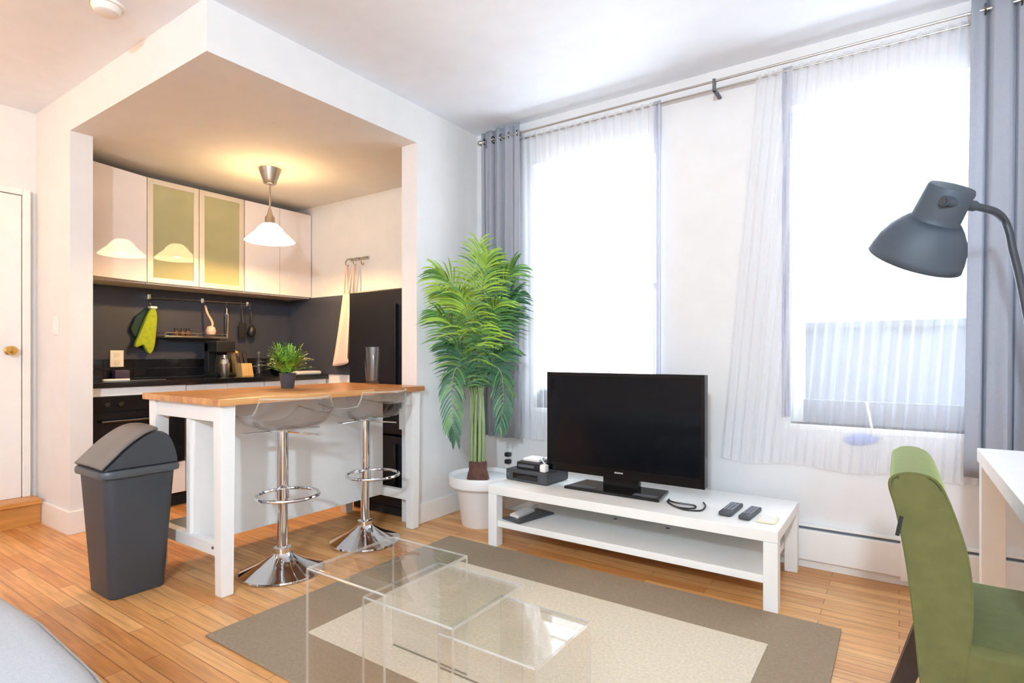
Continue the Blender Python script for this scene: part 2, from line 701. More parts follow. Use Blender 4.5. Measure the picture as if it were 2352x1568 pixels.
# windows
for i, (xa, xb, za, zb) in enumerate(WIN):
    fr = B()
    y0, y1 = YW + 0.10, YW + 0.16
    t = 0.055
    fr.box((xa, y0, za), (xa + t, y1, zb), 0.004).box((xb - t, y0, za), (xb, y1, zb), 0.004)
    fr.box((xa + t, y0, zb - t), (xb - t, y1, zb), 0.004).box((xa + t, y0, za), (xb - t, y1, za + 0.07), 0.004)
    zm = za + 0.78
    fo = structure('window_%d' % (i + 1), fr, 'trim', label='white framed window behind a sheer curtain', cat='window')
    fo['label'] = ['white framed window behind the television', 'white framed window behind the grey floor lamp'][i]
    obj('meeting_rail', B().box((xa + t, y0, zm), (xb - t, y1, zm + 0.035), 0.003), 'trim', fo)
    if i == 1:
        obj('lower_rail', B().box((xa + t, y0 - 0.012, za + 0.002), (xb - t, y0 - 0.001, za + 0.125), 0.003), 'rail_backlit', fo)['label'] = 'lower sash rail with backlit shade in its grey'  # the rail's shade against the bright window is painted grey
    obj('pane', B().box((xa + t, YW + 0.128, zm + 0.035), (xb - t, YW + 0.132, zb - t)), 'pane', fo)
    obj('pane', B().box((xa + t, YW + 0.128, za + 0.07), (xb - t, YW + 0.132, zm)), 'pane', fo)
    obj('sill', B().box((xa - 0.03, YW - 0.004, za - 0.03), (xb + 0.03, YW + 0.10, za), 0.002), 'trim', fo)
latch = obj('window_latch', B().box((-2.06, YW + 0.03, 0.742), (-1.99, YW + 0.09, 0.86), 0.008), 'grey_mid')
tag(latch, 'small grey gadget standing on the sill of the window behind the television', 'gadget')

# building across the street, seen through the right window
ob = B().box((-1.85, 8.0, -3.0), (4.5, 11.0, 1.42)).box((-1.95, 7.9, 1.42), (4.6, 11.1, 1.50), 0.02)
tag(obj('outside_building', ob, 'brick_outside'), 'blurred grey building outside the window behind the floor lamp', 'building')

# left: door, step, switch, detector
dy0, dy1 = 0.45, 1.247
d = structure('door_1', B().box((-4.80, dy0, 0.165), (-4.77, dy1, 2.15), 0.004), 'white_lacquer', label='white flush door with brass knob', cat='door')
fr = B().box((-4.80, dy1 + 0.004, 0.165), (-4.758, dy1 + 0.045, 2.195), 0.004).box((-4.80, dy0 - 0.045, 0.165), (-4.758, dy0 - 0.004, 2.195), 0.004)
fr.box((-4.80, dy0 - 0.004, 2.154), (-4.758, dy1 + 0.004, 2.195), 0.004)
obj('door_frame', fr, 'trim', d)
kb = B().lathe([(0.028, 0.0), (0.028, 0.006), (0.012, 0.01), (0.011, 0.035), (0.026, 0.045), (0.03, 0.06), (0.022, 0.072), (0.0, 0.074)],
               (-4.77, 1.185, 1.13), 24, M=Matrix.Rotation(PI / 2, 4, 'Y'))
o = obj('knob', kb, 'brass', d)
o['label'] = 'round brass door knob'
st = thing('wooden_step', 'single orange wood step in front of the white door', 'step', (-4.7, 0.6, 0))
obj('riser', B().box((-4.80, 0.1, 0), (-4.64, 1.312, 0.135)), 'step_wood', st)
obj('tread', B().box((-4.80, 0.1, 0.135), (-4.61, 1.312, 0.165), 0.006), 'step_wood', st)
sw = obj('light_switch', B().box((-4.46, 1.322, 1.23), (-4.38, 1.33, 1.35), 0.003), 'white_matte')
tag(sw, 'white light switch plate on the cream stub wall', 'switch')
obj('rocker', B().box((-4.432, 1.316, 1.262), (-4.408, 1.3225, 1.318), 0.002), 'white_lacquer', sw)
sd = thing('smoke_detector', 'round white smoke detector on the ceiling', 'smoke detector', (-3.03, 1.10, ZC))
obj('housing', B().lathe([(0.0, -0.045), (0.035, -0.045), (0.05, -0.038), (0.062, -0.015), (0.066, 0.0)], (-3.03, 1.10, ZC), 32), 'white_matte', sd)
obj('vent_ring', B().lathe([(0.064, -0.012), (0.075, -0.012), (0.075, 0.0), (0.064, 0.0)], (-3.03, 1.10, ZC), 32, cap0=False, cap1=False), 'white_lacquer', sd)

# baseboard heater
bh = thing('baseboard_heater', 'long white baseboard heater under the windows', 'heater', (0.0, 3.28, 0))
obj('cover', B().box((-1.9, 3.268, 0.045), (0.02, 3.32, 0.20), 0.005), 'white_lacquer', bh)
obj('cover', B().box((0.026, 3.268, 0.045), (1.9, 3.32, 0.20), 0.005), 'white_lacquer', bh)
obj('top_louver', B().box((-1.9, 3.285, 0.213), (1.9, 3.32, 0.225), 0.002), 'white_lacquer', bh)
obj('vent_slot', B().box((-1.89, 3.292, 0.199), (1.89, 3.31, 0.214)), 'grey_mid', bh)
obj('end_cap', B().box((0.005, 3.264, 0.03), (0.045, 3.32, 0.226), 0.003), 'white_lacquer', bh)
obj('foot_rail', B().box((-1.9, 3.295, 0.0), (1.9, 3.315, 0.046)), 'white_matte', bh)

# ------------------------------------------------------------------ kitchen: upper cabinets
XB = -4.9       # rear wall
XD = -4.55      # door faces


def upper_cabinet(label, y0, y1, splits, glass=False, ajar=0.0):
    t = thing('wall_cabinet', label, 'cabinet', (XD - 0.1, (y0 + y1) / 2, 1.635), 'wall cabinets over the dark backsplash')
    z0, z1 = 1.635, 2.405
    obj('carcass', B().box((XB, y0, z0 - 0.012), (XD - 0.022, y1, z1 - 0.002), 0.002), 'cab_side', t)
    edges = [y0] + splits + [y1]
    for a, b_ in zip(edges, edges[1:]):
        a += 0.002
        b_ -= 0.002
        if not glass:
            bd = B().box((XD - 0.02, a, z0), (XD, b_, z1), 0.002)
            if ajar:
                bd.rot(Matrix.Rotation(ajar, 4, 'Z'), (XD - 0.02, b_, 0))
            obj('door', bd, 'gloss_white', t)
        else:
            f = 0.04
            fb = B().box((XD - 0.02, a, z0), (XD, a + f, z1), 0.002).box((XD - 0.02, b_ - f, z0), (XD, b_, z1), 0.002)
            fb.box((XD - 0.02, a + f, z0), (XD, b_ - f, z0 + f), 0.002).box((XD - 0.02, a + f, z1 - f), (XD, b_ - f, z1), 0.002)
            dr = obj('door', fb, 'alu', t)
            dr['label'] = 'aluminium framed frosted glass door'
            obj('frosted_pane', B().box((XD - 0.012, a + f, z0 + f), (XD - 0.006, b_ - f, z1 - f)), 'frost', dr)
    return t


upper_cabinet('glossy white single door wall cabinet beside the cream stub wall', 1.46, 1.905, [], ajar=math.radians(13.2))
upper_cabinet('wall cabinet with two aluminium framed frosted glass doors', 1.909, 2.655, [2.283], glass=True)
upper_cabinet('glossy white two door wall cabinet behind the pendant lamp', 2.659, 3.312, [2.985])

bs = thing('backsplash', 'dark slate backsplash with black tiled strip along the worktop', 'backsplash', (XB, 2.4, 0.9))
obj('rear_panel', B().box((XB + 0.001, 1.452, 1.07), (XB + 0.012, YW - 0.013, 1.622)), 'slate', bs)
sp_ = B().box((XB + 0.013, YW - 0.012, 0.924), (-3.36, YW - 0.001, 1.632))
tag(obj('slate_panel', sp_, 'slate'), 'dark slate wall panel beside the fridge, under the hook rack', 'wall panel')
tl = B()
for r_ in range(2):
    y = 1.452
    while y < YW - 0.02:
        tl.box((XB + 0.001, y, 0.925 + r_ * 0.072), (XB + 0.014, min(y + 0.098, YW - 0.014), 0.995 + r_ * 0.072), 0.0015, seg=1)
        y += 0.1
obj('tile_strip', tl, 'black_tile', bs)

# lower run
XF = -4.29
ct = obj('worktop', B().box((XB + 0.001, 1.452, 0.885), (XF, YW - 0.013, 0.922), 0.004), 'granite')
tag(ct, 'black speckled stone worktop along the rear kitchen wall', 'worktop')


def base_cabinet(label, y0, y1, doors):
    t = thing('base_cabinet', label, 'cabinet', (-4.5, (y0 + y1) / 2, 0), 'base cabinets under the worktop')
    obj('carcass', B().box((XB + 0.01, y0, 0.10), (XF - 0.045, y1, 0.884)), 'cab_side', t)
    obj('plinth', B().box((XB + 0.05, y0, 0), (XF - 0.09, y1, 0.10)), 'dark_void', t)
    n = len(doors)
    for (ya, yb, za, zb, kind) in doors:
        dd = obj(kind, B().box((XF - 0.045, ya + 0.002, za), (XF - 0.025, yb - 0.002, zb), 0.002), 'white_lacquer', t)
        yc = (ya + yb) / 2
        obj('handle', B().tube([(XF - 0.025, yc - 0.06, zb - 0.045), (XF - 0.003, yc - 0.06, zb - 0.045), (XF - 0.003, yc + 0.06, zb - 0.045), (XF - 0.025, yc + 0.06, zb - 0.045)], 0.005, 8), 'brushed', dd)
    return t


# oven in its housing
t = thing('base_cabinet', 'oven housing at the left end of the worktop with a white drawer below', 'cabinet', (-4.5, 1.76, 0), 'base cabinets under the worktop')
obj('carcass', B().box((XB + 0.01, 1.455, 0.10), (XF - 0.05, 2.068, 0.315)).box((XB + 0.01, 1.455, 0.10), (XF - 0.05, 1.472, 0.884)).box((XB + 0.01, 2.055, 0.10), (XF - 0.05, 2.068, 0.884)).box((XB + 0.01, 1.472, 0.315), (XF - 0.05, 2.055, 0.33)), 'cab_side', t)
obj('plinth', B().box((XB + 0.05, 1.46, 0), (XF - 0.09, 2.07, 0.10)), 'dark_void', t)
obj('filler_strip', B().box((XF - 0.045, 1.457, 0.828), (XF - 0.02, 2.066, 0.884), 0.002), 'white_lacquer', t)
obj('drawer', B().box((XF - 0.045, 1.457, 0.105), (XF - 0.025, 2.066, 0.325), 0.002), 'white_lacquer', t)
ov = thing('oven', 'black built in oven under the left end of the worktop', 'oven', (XF - 0.3, 1.763, 0.33))
obj('body', B().box((XF - 0.6, 1.474, 0.332), (XF - 0.03, 2.053, 0.826)), 'black_plastic', ov)
obj('control_panel', B().box((XF - 0.03, 1.474, 0.725), (XF - 0.008, 2.053, 0.826), 0.002), 'black_gloss', ov)
dr = obj('door', B().box((XF - 0.03, 1.474, 0.335), (XF - 0.005, 2.053, 0.718), 0.003), 'black_gloss', ov)
obj('handle', B().tube([(XF - 0.006, 1.52, 0.665), (XF + 0.03, 1.52, 0.665), (XF + 0.03, 2.01, 0.665), (XF - 0.006, 2.01, 0.665)], 0.008, 8), 'dark_chrome', dr)
for yk in (1.56, 1.64, 1.89, 1.97):
    obj('knob', B().lathe([(0.018, 0), (0.016, 0.02), (0.0, 0.021)], (XF - 0.008, yk, 0.775), 16, M=Matrix.Rotation(PI / 2, 4, 'Y')), 'dark_chrome', ov)
base_cabinet('white two door base cabinet directly right of the black oven', 2.072, 2.69, [(2.072, 2.381, 0.105, 0.88, 'door'), (2.381, 2.69, 0.105, 0.88, 'door')])
base_cabinet('white two door base cabinet in the rear corner by the fridge', 2.694, 3.30, [(2.694, 2.997, 0.105, 0.88, 'door'), (2.997, 3.30, 0.105, 0.88, 'door')])

# fridge
fx0, fx1, fy = -3.30, -2.735, 2.72
fg = thing('fridge', 'tall black fridge standing behind the right end of the kitchen island', 'fridge', (-3.0, 3.0, 0))
obj('body', B().box((fx0, fy + 0.055, 0.03), (fx1, 3.30, 1.55), 0.008), 'fridge', fg)
dr = obj('door', B().box((fx0, fy, 0.56), (fx1, fy + 0.05, 1.555), 0.012), 'fridge', fg)
obj('handle', B().box((fx1 - 0.085, fy - 0.022, 0.75), (fx1 - 0.065, fy + 0.002, 1.45), 0.006), 'black_gloss', dr)
dr = obj('freezer_door', B().box((fx0, fy, 0.06), (fx1, fy + 0.05, 0.55), 0.012), 'fridge', fg)
obj('handle', B().box((fx1 - 0.085, fy - 0.022, 0.15), (fx1 - 0.065, fy + 0.002, 0.50), 0.006), 'black_gloss', dr)
obj('label_sticker', B().box((fx1 - 0.05, fy - 0.002, 0.60), (fx1 - 0.01, fy, 0.74)), 'paper', fg)['label'] = 'small pale sticker on the door'
obj('foot_grille', B().box((fx0 + 0.02, fy + 0.03, 0.0), (fx1 - 0.02, 3.28, 0.055)), 'dark_void', fg)

# hooks and apron on the side wall
hk = thing('hook_rack', 'small metal hook rack high on the kitchen side wall', 'hook rack', (-3.9, YW, 1.93))
obj('plate', B().box((-4.0, YW - 0.01, 1.925), (-3.76, YW, 1.95), 0.003), 'brushed', hk)
for hx in (-3.98, -3.88, -3.78):
    obj('hook', B().tube(smooth_path([(hx, YW - 0.008, 1.94), (hx, YW - 0.05, 1.935), (hx, YW - 0.075, 1.90), (hx, YW - 0.06, 1.872), (hx, YW - 0.045, 1.885)], 4), 0.006, 8), 'brushed', hk)
ap = thing('apron', 'pale pink apron hanging by its loops beside the fridge', 'apron', (-4.0, 3.24, 1.0))


def apron_body(u, v):
    z = 1.64 - v * (0.60 + 0.06 * math.sin(u * PI) - 0.05 * u)
    wd = 0.045 + 0.095 * v ** 1.3
    cx = -3.955 - 0.075 * v
    x = cx + (u - 0.5) * 2 * wd
    y = 3.235 + 0.028 * math.sin(u * 9 + v * 1.5) * (0.4 + v) - 0.01 * v
    return (x, y, z)


obj('skirt', B().sheet(apron_body, 28, 24), 'pink_cloth', ap, solid=0.004)
obj('neck_strap', B().tube(smooth_path([(-3.99, 3.235, 1.64), (-3.985, 3.24, 1.78), (-3.975, 3.25, 1.875), (-3.955, 3.24, 1.78), (-3.945, 3.235, 1.64)], 5), 0.011, 6), 'pink_cloth', ap)
obj('waist_tie', B().tube(smooth_path([(-3.93, 3.235, 1.63), (-3.90, 3.24, 1.78), (-3.88, 3.25, 1.876), (-3.868, 3.235, 1.76), (-3.872, 3.225, 1.62)], 5), 0.010, 6), 'pink_cloth', ap)

# rail with hanging tools
XR = XB + 0.045
rl = thing('utensil_rail', 'thin steel rail screwed to the dark backsplash', 'rail', (XR, 2.45, 1.55))
obj('rod', B().tube([(XR, 2.02, 1.548), (XR, 2.90, 1.562)], 0.005, 10), 'brushed', rl)
for y in (2.05, 2.46, 2.86):
    obj('bracket', B().box((XB + 0.012, y - 0.012, 1.535), (XR + 0.006, y + 0.012, 1.578), 0.004), 'chrome', rl)


def s_hook(par, y, z=1.545):
    obj('hook', B().tube(smooth_path([(XR - 0.008, y, z + 0.004), (XR, y, z + 0.016), (XR + 0.01, y, z), (XR + 0.005, y, z - 0.03), (XR + 0.012, y, z - 0.05), (XR + 0.022, y, z - 0.04)], 4), 0.003, 6), 'chrome', par)


mt = thing('oven_mitt', 'lime green oven mitt hanging from the left end of the rail', 'oven mitt', (XR + 0.03, 2.05, 1.3))
s_hook(mt, 2.055, 1.54)
pl = [(2.045, 1.475), (2.085, 1.47), (2.10, 1.40), (2.085, 1.30), (2.082, 1.22), (2.075, 1.15), (2.05, 1.10), (2.02, 1.115), (2.005, 1.18),
      (1.985, 1.185), (1.955, 1.15), (1.93, 1.165), (1.945, 1.215), (1.985, 1.29), (2.01, 1.38)]
obj('mitt_body', B().prism(pl, 'x', XR + 0.005, XR + 0.045, 0.012), 'mitt', mt, subsurf=1)
obj('lining', B().prism([(2.04, 1.47), (2.07, 1.468), (2.06, 1.36), (2.0, 1.25), (1.95, 1.24), (1.92, 1.30), (1.96, 1.40)], 'x', XR - 0.028, XR + 0.003, 0.008), 'mitt_dark', mt)
obj('cuff', B().box((XR, 2.04, 1.462), (XR + 0.048, 2.092, 1.482), 0.006), 'paper', mt)

ws = thing('wire_shelf', 'narrow shelf hung on the backsplash below the rail', 'shelf', (XB + 0.07, 2.36, 1.25))
obj('tray', B().box((XB + 0.013, 2.12, 1.236), (XB + 0.15, 2.62, 1.252), 0.003), 'brushed', ws)
obj('guard_wire', B().tube([(XB + 0.02, 2.125, 1.275), (XB + 0.148, 2.125, 1.275), (XB + 0.148, 2.615, 1.275), (XB + 0.02, 2.615, 1.275)], 0.003, 6), 'brushed', ws)
for y in (2.125, 2.37, 2.615):
    obj('post', B().tube([(XB + 0.148, y, 1.25), (XB + 0.148, y, 1.276)], 0.003, 6), 'brushed', ws)


def spice_jar(y, label):
    j = thing('spice_jar', label, 'jar', (XB + 0.08, y, 1.253), 'spice jars on the hung shelf')
    obj('glass_body', B().lathe([(0.016, 1.253), (0.017, 1.256), (0.017, 1.29), (0.013, 1.297)], (XB + 0.08, y, 0), 16), 'spice', j)
    obj('lid', B().lathe([(0.0145, 1.297), (0.0145, 1.318), (0.0, 1.319)], (XB + 0.08, y, 0), 16), 'black_plastic', j)


spice_jar(2.235, 'black lidded spice jar nearest the oven mitt on the hung shelf')
spice_jar(2.285, 'black lidded spice jar in the middle of the hung shelf trio')
spice_jar(2.325, 'black lidded spice jar nearest the pink ladle on the hung shelf')
ld = thing('ladle', 'pale pink ladle hanging in front of the hung shelf', 'ladle', (XR + 0.02, 2.47, 1.3))
s_hook(ld, 2.475, 1.55)
obj('shaft', B().tube(smooth_path([(XR + 0.022, 2.475, 1.515), (XR + 0.05, 2.478, 1.45), (XB + 0.17, 2.48, 1.37), (XB + 0.175, 2.47, 1.315)], 4), [0.009] * 12 + [0.011], 8), 'pink_ceramic', ld)
obj('bowl', B().lathe([(0.012, 0.055), (0.03, 0.045), (0.038, 0.02), (0.038, 0.0), (0.03, -0.018), (0.0, -0.024)], (XB + 0.195, 2.455, 1.285), 20), 'pink_ceramic', ld)
sp = thing('steel_spatula', 'long steel spatula hanging right of the hung shelf', 'spatula', (XR + 0.02, 2.60, 1.3))
s_hook(sp, 2.66, 1.55)
obj('handle', B().tube([(XR + 0.02, 2.66, 1.505), (XR + 0.024, 2.66, 1.45)], 0.006, 8), 'brushed', sp)
obj('blade', B().prism([(2.646, 1.46), (2.674, 1.46), (2.668, 1.24), (2.652, 1.24)], 'x', XR + 0.018, XR + 0.026, 0.002), 'chrome', sp)


def black_tool(label, y, z0, kind):
    t = thing(kind, label, 'utensil', (XR + 0.02, y, 1.35), 'black utensils on the rail')
    s_hook(t, y, 1.555)
    obj('handle', B().tube([(XR + 0.021, y, 1.51), (XR + 0.026, y + 0.004, 1.38)], [0.006, 0.008], 8), 'black_plastic', t)
    if kind == 'slotted_turner':
        obj('head', B().prism([(y - 0.03, 1.39), (y + 0.035, 1.39), (y + 0.04, z0), (y - 0.035, z0)], 'x', XR + 0.02, XR + 0.03, 0.003), 'black_plastic', t)
    else:
        obj('head', B().lathe([(0.008, 0.09), (0.03, 0.06), (0.036, 0.02), (0.025, -0.01), (0.0, -0.02)], (XR + 0.035, y, z0 + 0.06), 18), 'black_plastic', t)


black_tool('black slotted turner hanging right of the steel spatula', 2.80, 1.25, 'slotted_turner')
black_tool('black serving spoon hanging at the right end of the rail', 2.88, 1.22, 'serving_spoon')

# worktop clutter
ol = thing('wall_outlet', 'white double socket on the backsplash left of the oven mitt', 'socket', (XB + 0.013, 1.84, 1.07))
obj('plate', B().box((XB + 0.012, 1.795, 1.01), (XB + 0.02, 1.885, 1.135), 0.003), 'white_lacquer', ol)
for z in (1.045, 1.10):
    obj('socket_face', B().lathe([(0.018, 0), (0.018, 0.003), (0.0, 0.003)], (XB + 0.02, 1.84, z), 20, M=Matrix.Rotation(PI / 2, 4, 'Y')), 'paper', ol)
tag(obj('purple_box', B().box((XB + 0.03, 1.80, 0.922), (XB + 0.09, 1.90, 0.985), 0.006), 'purple'), 'small dark purple box on the worktop under the white socket', 'box')
kn = thing('kitchen_knife', 'long pale knife lying on the worktop over the oven', 'knife', (-4.42, 1.78, 0.922))
obj('blade', B().prism([(-4.43, 1.74), (-4.40, 1.74), (-4.41, 1.97), (-4.42, 1.98)], 'z', 0.923, 0.927), 'brushed', kn)
obj('handle', B().box((-4.43, 1.58, 0.922), (-4.40, 1.74, 0.938), 0.005), 'paper', kn)
cm = thing('coffee_maker', 'black coffee maker with glass jug on the worktop', 'coffee maker', (-4.66, 2.50, 0.922))
obj('base', B().box((-4.75, 2.42, 0.922), (-4.55, 2.58, 0.955), 0.008), 'black_plastic', cm)
obj('tower', B().box((-4.75, 2.42, 0.955), (-4.68, 2.58, 1.20), 0.008), 'black_plastic', cm)
obj('head', B().box((-4.75, 2.42, 1.12), (-4.55, 2.58, 1.215), 0.012), 'black_plastic', cm)
jg = obj('jug', B().lathe([(0.05, 0.957), (0.058, 0.97), (0.06, 1.02), (0.048, 1.075), (0.044, 1.095)], (-4.612, 2.50, 0), 24, cap1=False), 'glass', cm)
obj('jug_handle', B().tube(smooth_path([(-4.57, 2.50, 1.07), (-4.535, 2.50, 1.06), (-4.53, 2.50, 1.01), (-4.555, 2.50, 0.99)], 4), 0.007, 8), 'black_plastic', cm)
kt = thing('cocktail_shaker', 'slim silver shaker standing between coffee maker and knife block', 'shaker', (-4.52, 2.47, 0.922))
obj('cup', B().lathe([(0.028, 0.922), (0.032, 0.93), (0.038, 1.03)], (-4.50, 2.46, 0), 24), 'brushed', kt)
obj('cap', B().lathe([(0.038, 1.03), (0.03, 1.065), (0.018, 1.075), (0.018, 1.10), (0.0, 1.103)], (-4.50, 2.46, 0), 24), 'chrome', kt)
kb = thing('knife_block', 'light wood knife block with dark handles on the worktop', 'knife block', (-4.52, 2.62, 0.922))
obj('block', B().prism([(2.60, 0.922), (2.70, 0.922), (2.68, 1.03), (2.588, 1.03)], 'x', -4.58, -4.48, 0.005), 'block_wood', kb)
obj('slant_block', B().prism([(2.615, 0.924), (2.66, 0.924), (2.645, 1.12), (2.595, 1.14)], 'x', -4.66, -4.585, 0.005), 'block_wood', kb)
for k in range(5):
    hy, hx = 2.605 + 0.018 * k, -4.55 + 0.012 * (k % 2)
    obj('knife_handle', B().tube([(hx, hy, 1.02), (hx - 0.012, hy - 0.012, 1.115 + 0.012 * (k % 3))], [0.008, 0.010], 8), 'dark_wood', kb)
gb = thing('glass_bottle', 'slender clear glass bottle right of the knife block', 'bottle', (-4.5, 2.72, 0.922))
obj('glass_body', B().lathe([(0.026, 0.922), (0.03, 0.93), (0.03, 1.03), (0.012, 1.075), (0.011, 1.11)], (-4.5, 2.755, 0), 20), 'glass', gb)
obj('stopper', B().lathe([(0.013, 1.11), (0.013, 1.125), (0.0, 1.127)], (-4.5, 2.755, 0), 16), 'grey_mid', gb)
tag(obj('folded_towel', B().box((-4.46, 3.03, 0.922), (-4.34, 3.27, 0.955), 0.012), 'paper'), 'folded pale towel at the fridge end of the black worktop', 'towel')
bl = thing('black_bowl', 'small black bowl on the worktop behind the potted fern', 'bowl', (-4.55, 2.92, 0.922))
obj('bowl', B().lathe([(0.03, 0.922), (0.05, 0.935), (0.075, 0.99), (0.072, 0.99), (0.046, 0.94), (0.0, 0.93)], (-4.5, 2.93, 0), 28), 'black_gloss', bl)
fc = thing('faucet_lever', 'thin steel tap end standing beside the fridge edge', 'tap', (-3.34, 2.70, 0.9))
bpy.data.objects.remove(fc)

# ------------------------------------------------------------------ pendant lamp
px, py = -3.852, 2.446
pn = thing('pendant_lamp', 'lit white glass pendant lamp hanging from the kitchen ceiling', 'lamp', (px, py, ZS))
obj('canopy', B().lathe([(0.078, 0.0), (0.074, -0.02), (0.05, -0.085), (0.044, -0.108), (0.036, -0.115), (0.0, -0.117)], (px, py, ZS), 32), 'brushed', pn)
obj('cord', B().tube([(px, py, ZS - 0.115), (px, py, 2.165)], 0.007, 8), 'brushed', pn)
obj('socket', B().lathe([(0.008, 2.19), (0.014, 2.165), (0.02, 2.14), (0.034, 2.12), (0.036, 2.065), (0.0, 2.06)], (px, py, 0), 24), 'brushed', pn)
prof = [(0.05, 2.072), (0.062, 2.062), (0.085, 2.04), (0.10, 2.015), (0.135, 1.985), (0.165, 1.955), (0.176, 1.943), (0.170, 1.94), (0.158, 1.952), (0.128, 1.98), (0.094, 2.01), (0.08, 2.035), (0.058, 2.056), (0.046, 2.066)]
obj('shade', B().lathe(prof, (px, py, 0), 48, cap0=False, cap1=False), 'shade_glow', pn)
obj('bulb', B().lathe([(0.0, 1.96), (0.022, 1.966), (0.03, 1.985), (0.026, 2.01), (0.014, 2.035), (0.013, 2.06)], (px, py, 0), 20), 'bulb_glow', pn)

# ------------------------------------------------------------------ kitchen island
IY0, IY1 = 1.365, 2.655
IX0, IX1 = -3.235, -2.53      # outer faces of the legs
IT = 0.905
isl = thing('kitchen_island', 'white kitchen island with butcher block top and open sides', 'kitchen island', ((IX0 + IX1) / 2, 2.0, 0))
obj('tabletop', B().box((IX0 - 0.03, IY0 - 0.02, IT - 0.032), (IX1 + 0.025, IY1 + 0.018, IT), 0.004), 'butcher', isl)
LG = 0.07
for lx in (IX0, IX1 - LG):
    for ly in (IY0, IY1 - LG):
        sg = 1 if lx == IX0 else -1
        lb = B().box((lx, ly, 0.0), (lx + LG, ly + LG, IT - 0.032), 0.004)
        for v in lb.bm.verts:      # legs narrow a little below the low rail
            if v.co.z < 0.02:
                v.co.x += (lx + LG / 2 - v.co.x) * 0.18
                v.co.y += (ly + LG / 2 - v.co.y) * 0.18
        obj('leg', lb, 'white_lacquer', isl)
for ly in (IY0 + 0.012, IY1 - LG + 0.012):
    obj('top_rail', B().box((IX0 + LG, ly, 0.795), (IX1 - LG, ly + 0.045, IT - 0.033), 0.003), 'white_lacquer', isl)
    obj('low_rail', B().box((IX0 + LG, ly, 0.175), (IX1 - LG, ly + 0.045, 0.232), 0.003), 'white_lacquer', isl)
obj('shelf_rail', B().box((IX0 + 0.012, IY0 + LG, 0.80), (IX0 + 0.05, IY1 - LG, IT - 0.033), 0.003), 'white_lacquer', isl)
XP = -2.83
obj('back_panel', B().box((XP - 0.02, IY0 + 0.035, 0.178), (XP, IY1 - 0.04, IT - 0.033), 0.002), 'white_lacquer', isl)
obj('panel_stud', B().box((XP - 0.055, IY0 + 0.02, 0.232), (XP - 0.02, IY0 + 0.06, 0.795), 0.002), 'white_lacquer', isl)
obj('shelf', B().box((IX0 + 0.02, IY0 + 0.06, 0.205), (XP - 0.022, IY1 - 0.06, 0.222), 0.003), 'steel_shelf', isl)
sc_ = B().lathe([(0.007, 0), (0.007, 0.004), (0.0, 0.004)], (IX1 - LG - 0.02, IY0 + 0.012, 0.212), 12, M=Matrix.Rotation(PI / 2, 4, 'X'))
obj('bolt_cap', sc_, 'grey_mid', isl)

# fern on the island
fx, fyy = -3.0, 2.02
fp = thing('potted_fern', 'small bushy green fern in a black pot on the island', 'plant', (fx, fyy, IT))
obj('pot', B().lathe([(0.034, IT), (0.036, IT + 0.004), (0.047, IT + 0.085), (0.049, IT + 0.09), (0.043, IT + 0.09), (0.04, IT + 0.075), (0.0, IT + 0.075)], (fx, fyy, 0), 28), 'grey_dark', fp)
fol = B()
rnd = random.Random(3)
for k in range(120):
    a = rnd.uniform(0, 2 * PI)
    el = rnd.uniform(0.1, 1.0) ** 0.8
    ln = rnd.uniform(0.11, 0.185)
    out = Vector((math.cos(a), math.sin(a), 0))
    p0 = Vector((fx, fyy, IT + 0.08)) + out * 0.02
    p1 = p0 + out * ln * 0.4 * (1 - 0.6 * el) + Vector((0, 0, ln * 0.75 * (0.45 + 0.6 * el)))
    p2 = p0 + out * ln * (1.02 - 0.75 * el) + Vector((0, 0, ln * (0.1 + 1.0 * el)))
    pts = bez(p0, p1, p2, 7)
    mi = rnd.choice([0, 0, 1])
    for i in range(1, 8):
        d = (pts[i] - pts[i - 1]).normalized()
        sd_ = d.cross(Vector((0, 0, 1))).normalized()
        for s_ in (-1, 1):
            L_ = 0.026 * (1.1 - abs(i / 7 - 0.5))
            q = pts[i] + (sd_ * s_ * 0.8 + d * 0.7 + Vector((0, 0, rnd.uniform(-0.3, 0.2)))) * L_
            wv = d * 0.005
            vs = [fol.bm.verts.new(x) for x in (pts[i] - wv, pts[i] * 0.5 + q * 0.5 - wv * 1.3, q, pts[i] * 0.5 + q * 0.5 + wv * 1.3)]
            fol.bm.faces.new(vs).material_index = mi
f_o = obj('foliage', fol, ['fern_leaf', 'fern_dark'], fp, smooth=False)
f_o['kind'] = 'stuff'
# vase
vx, vy = -2.915, 2.60
tag(obj('glass_vase', B().lathe([(0.040, IT + 0.001), (0.043, IT + 0.006), (0.058, IT + 0.25), (0.054, IT + 0.25), (0.040, IT + 0.03), (0.0, IT + 0.022)], (vx, vy, 0), 36), 'glass'),
    'tall tapered clear glass vase at the far end of the island', 'vase')


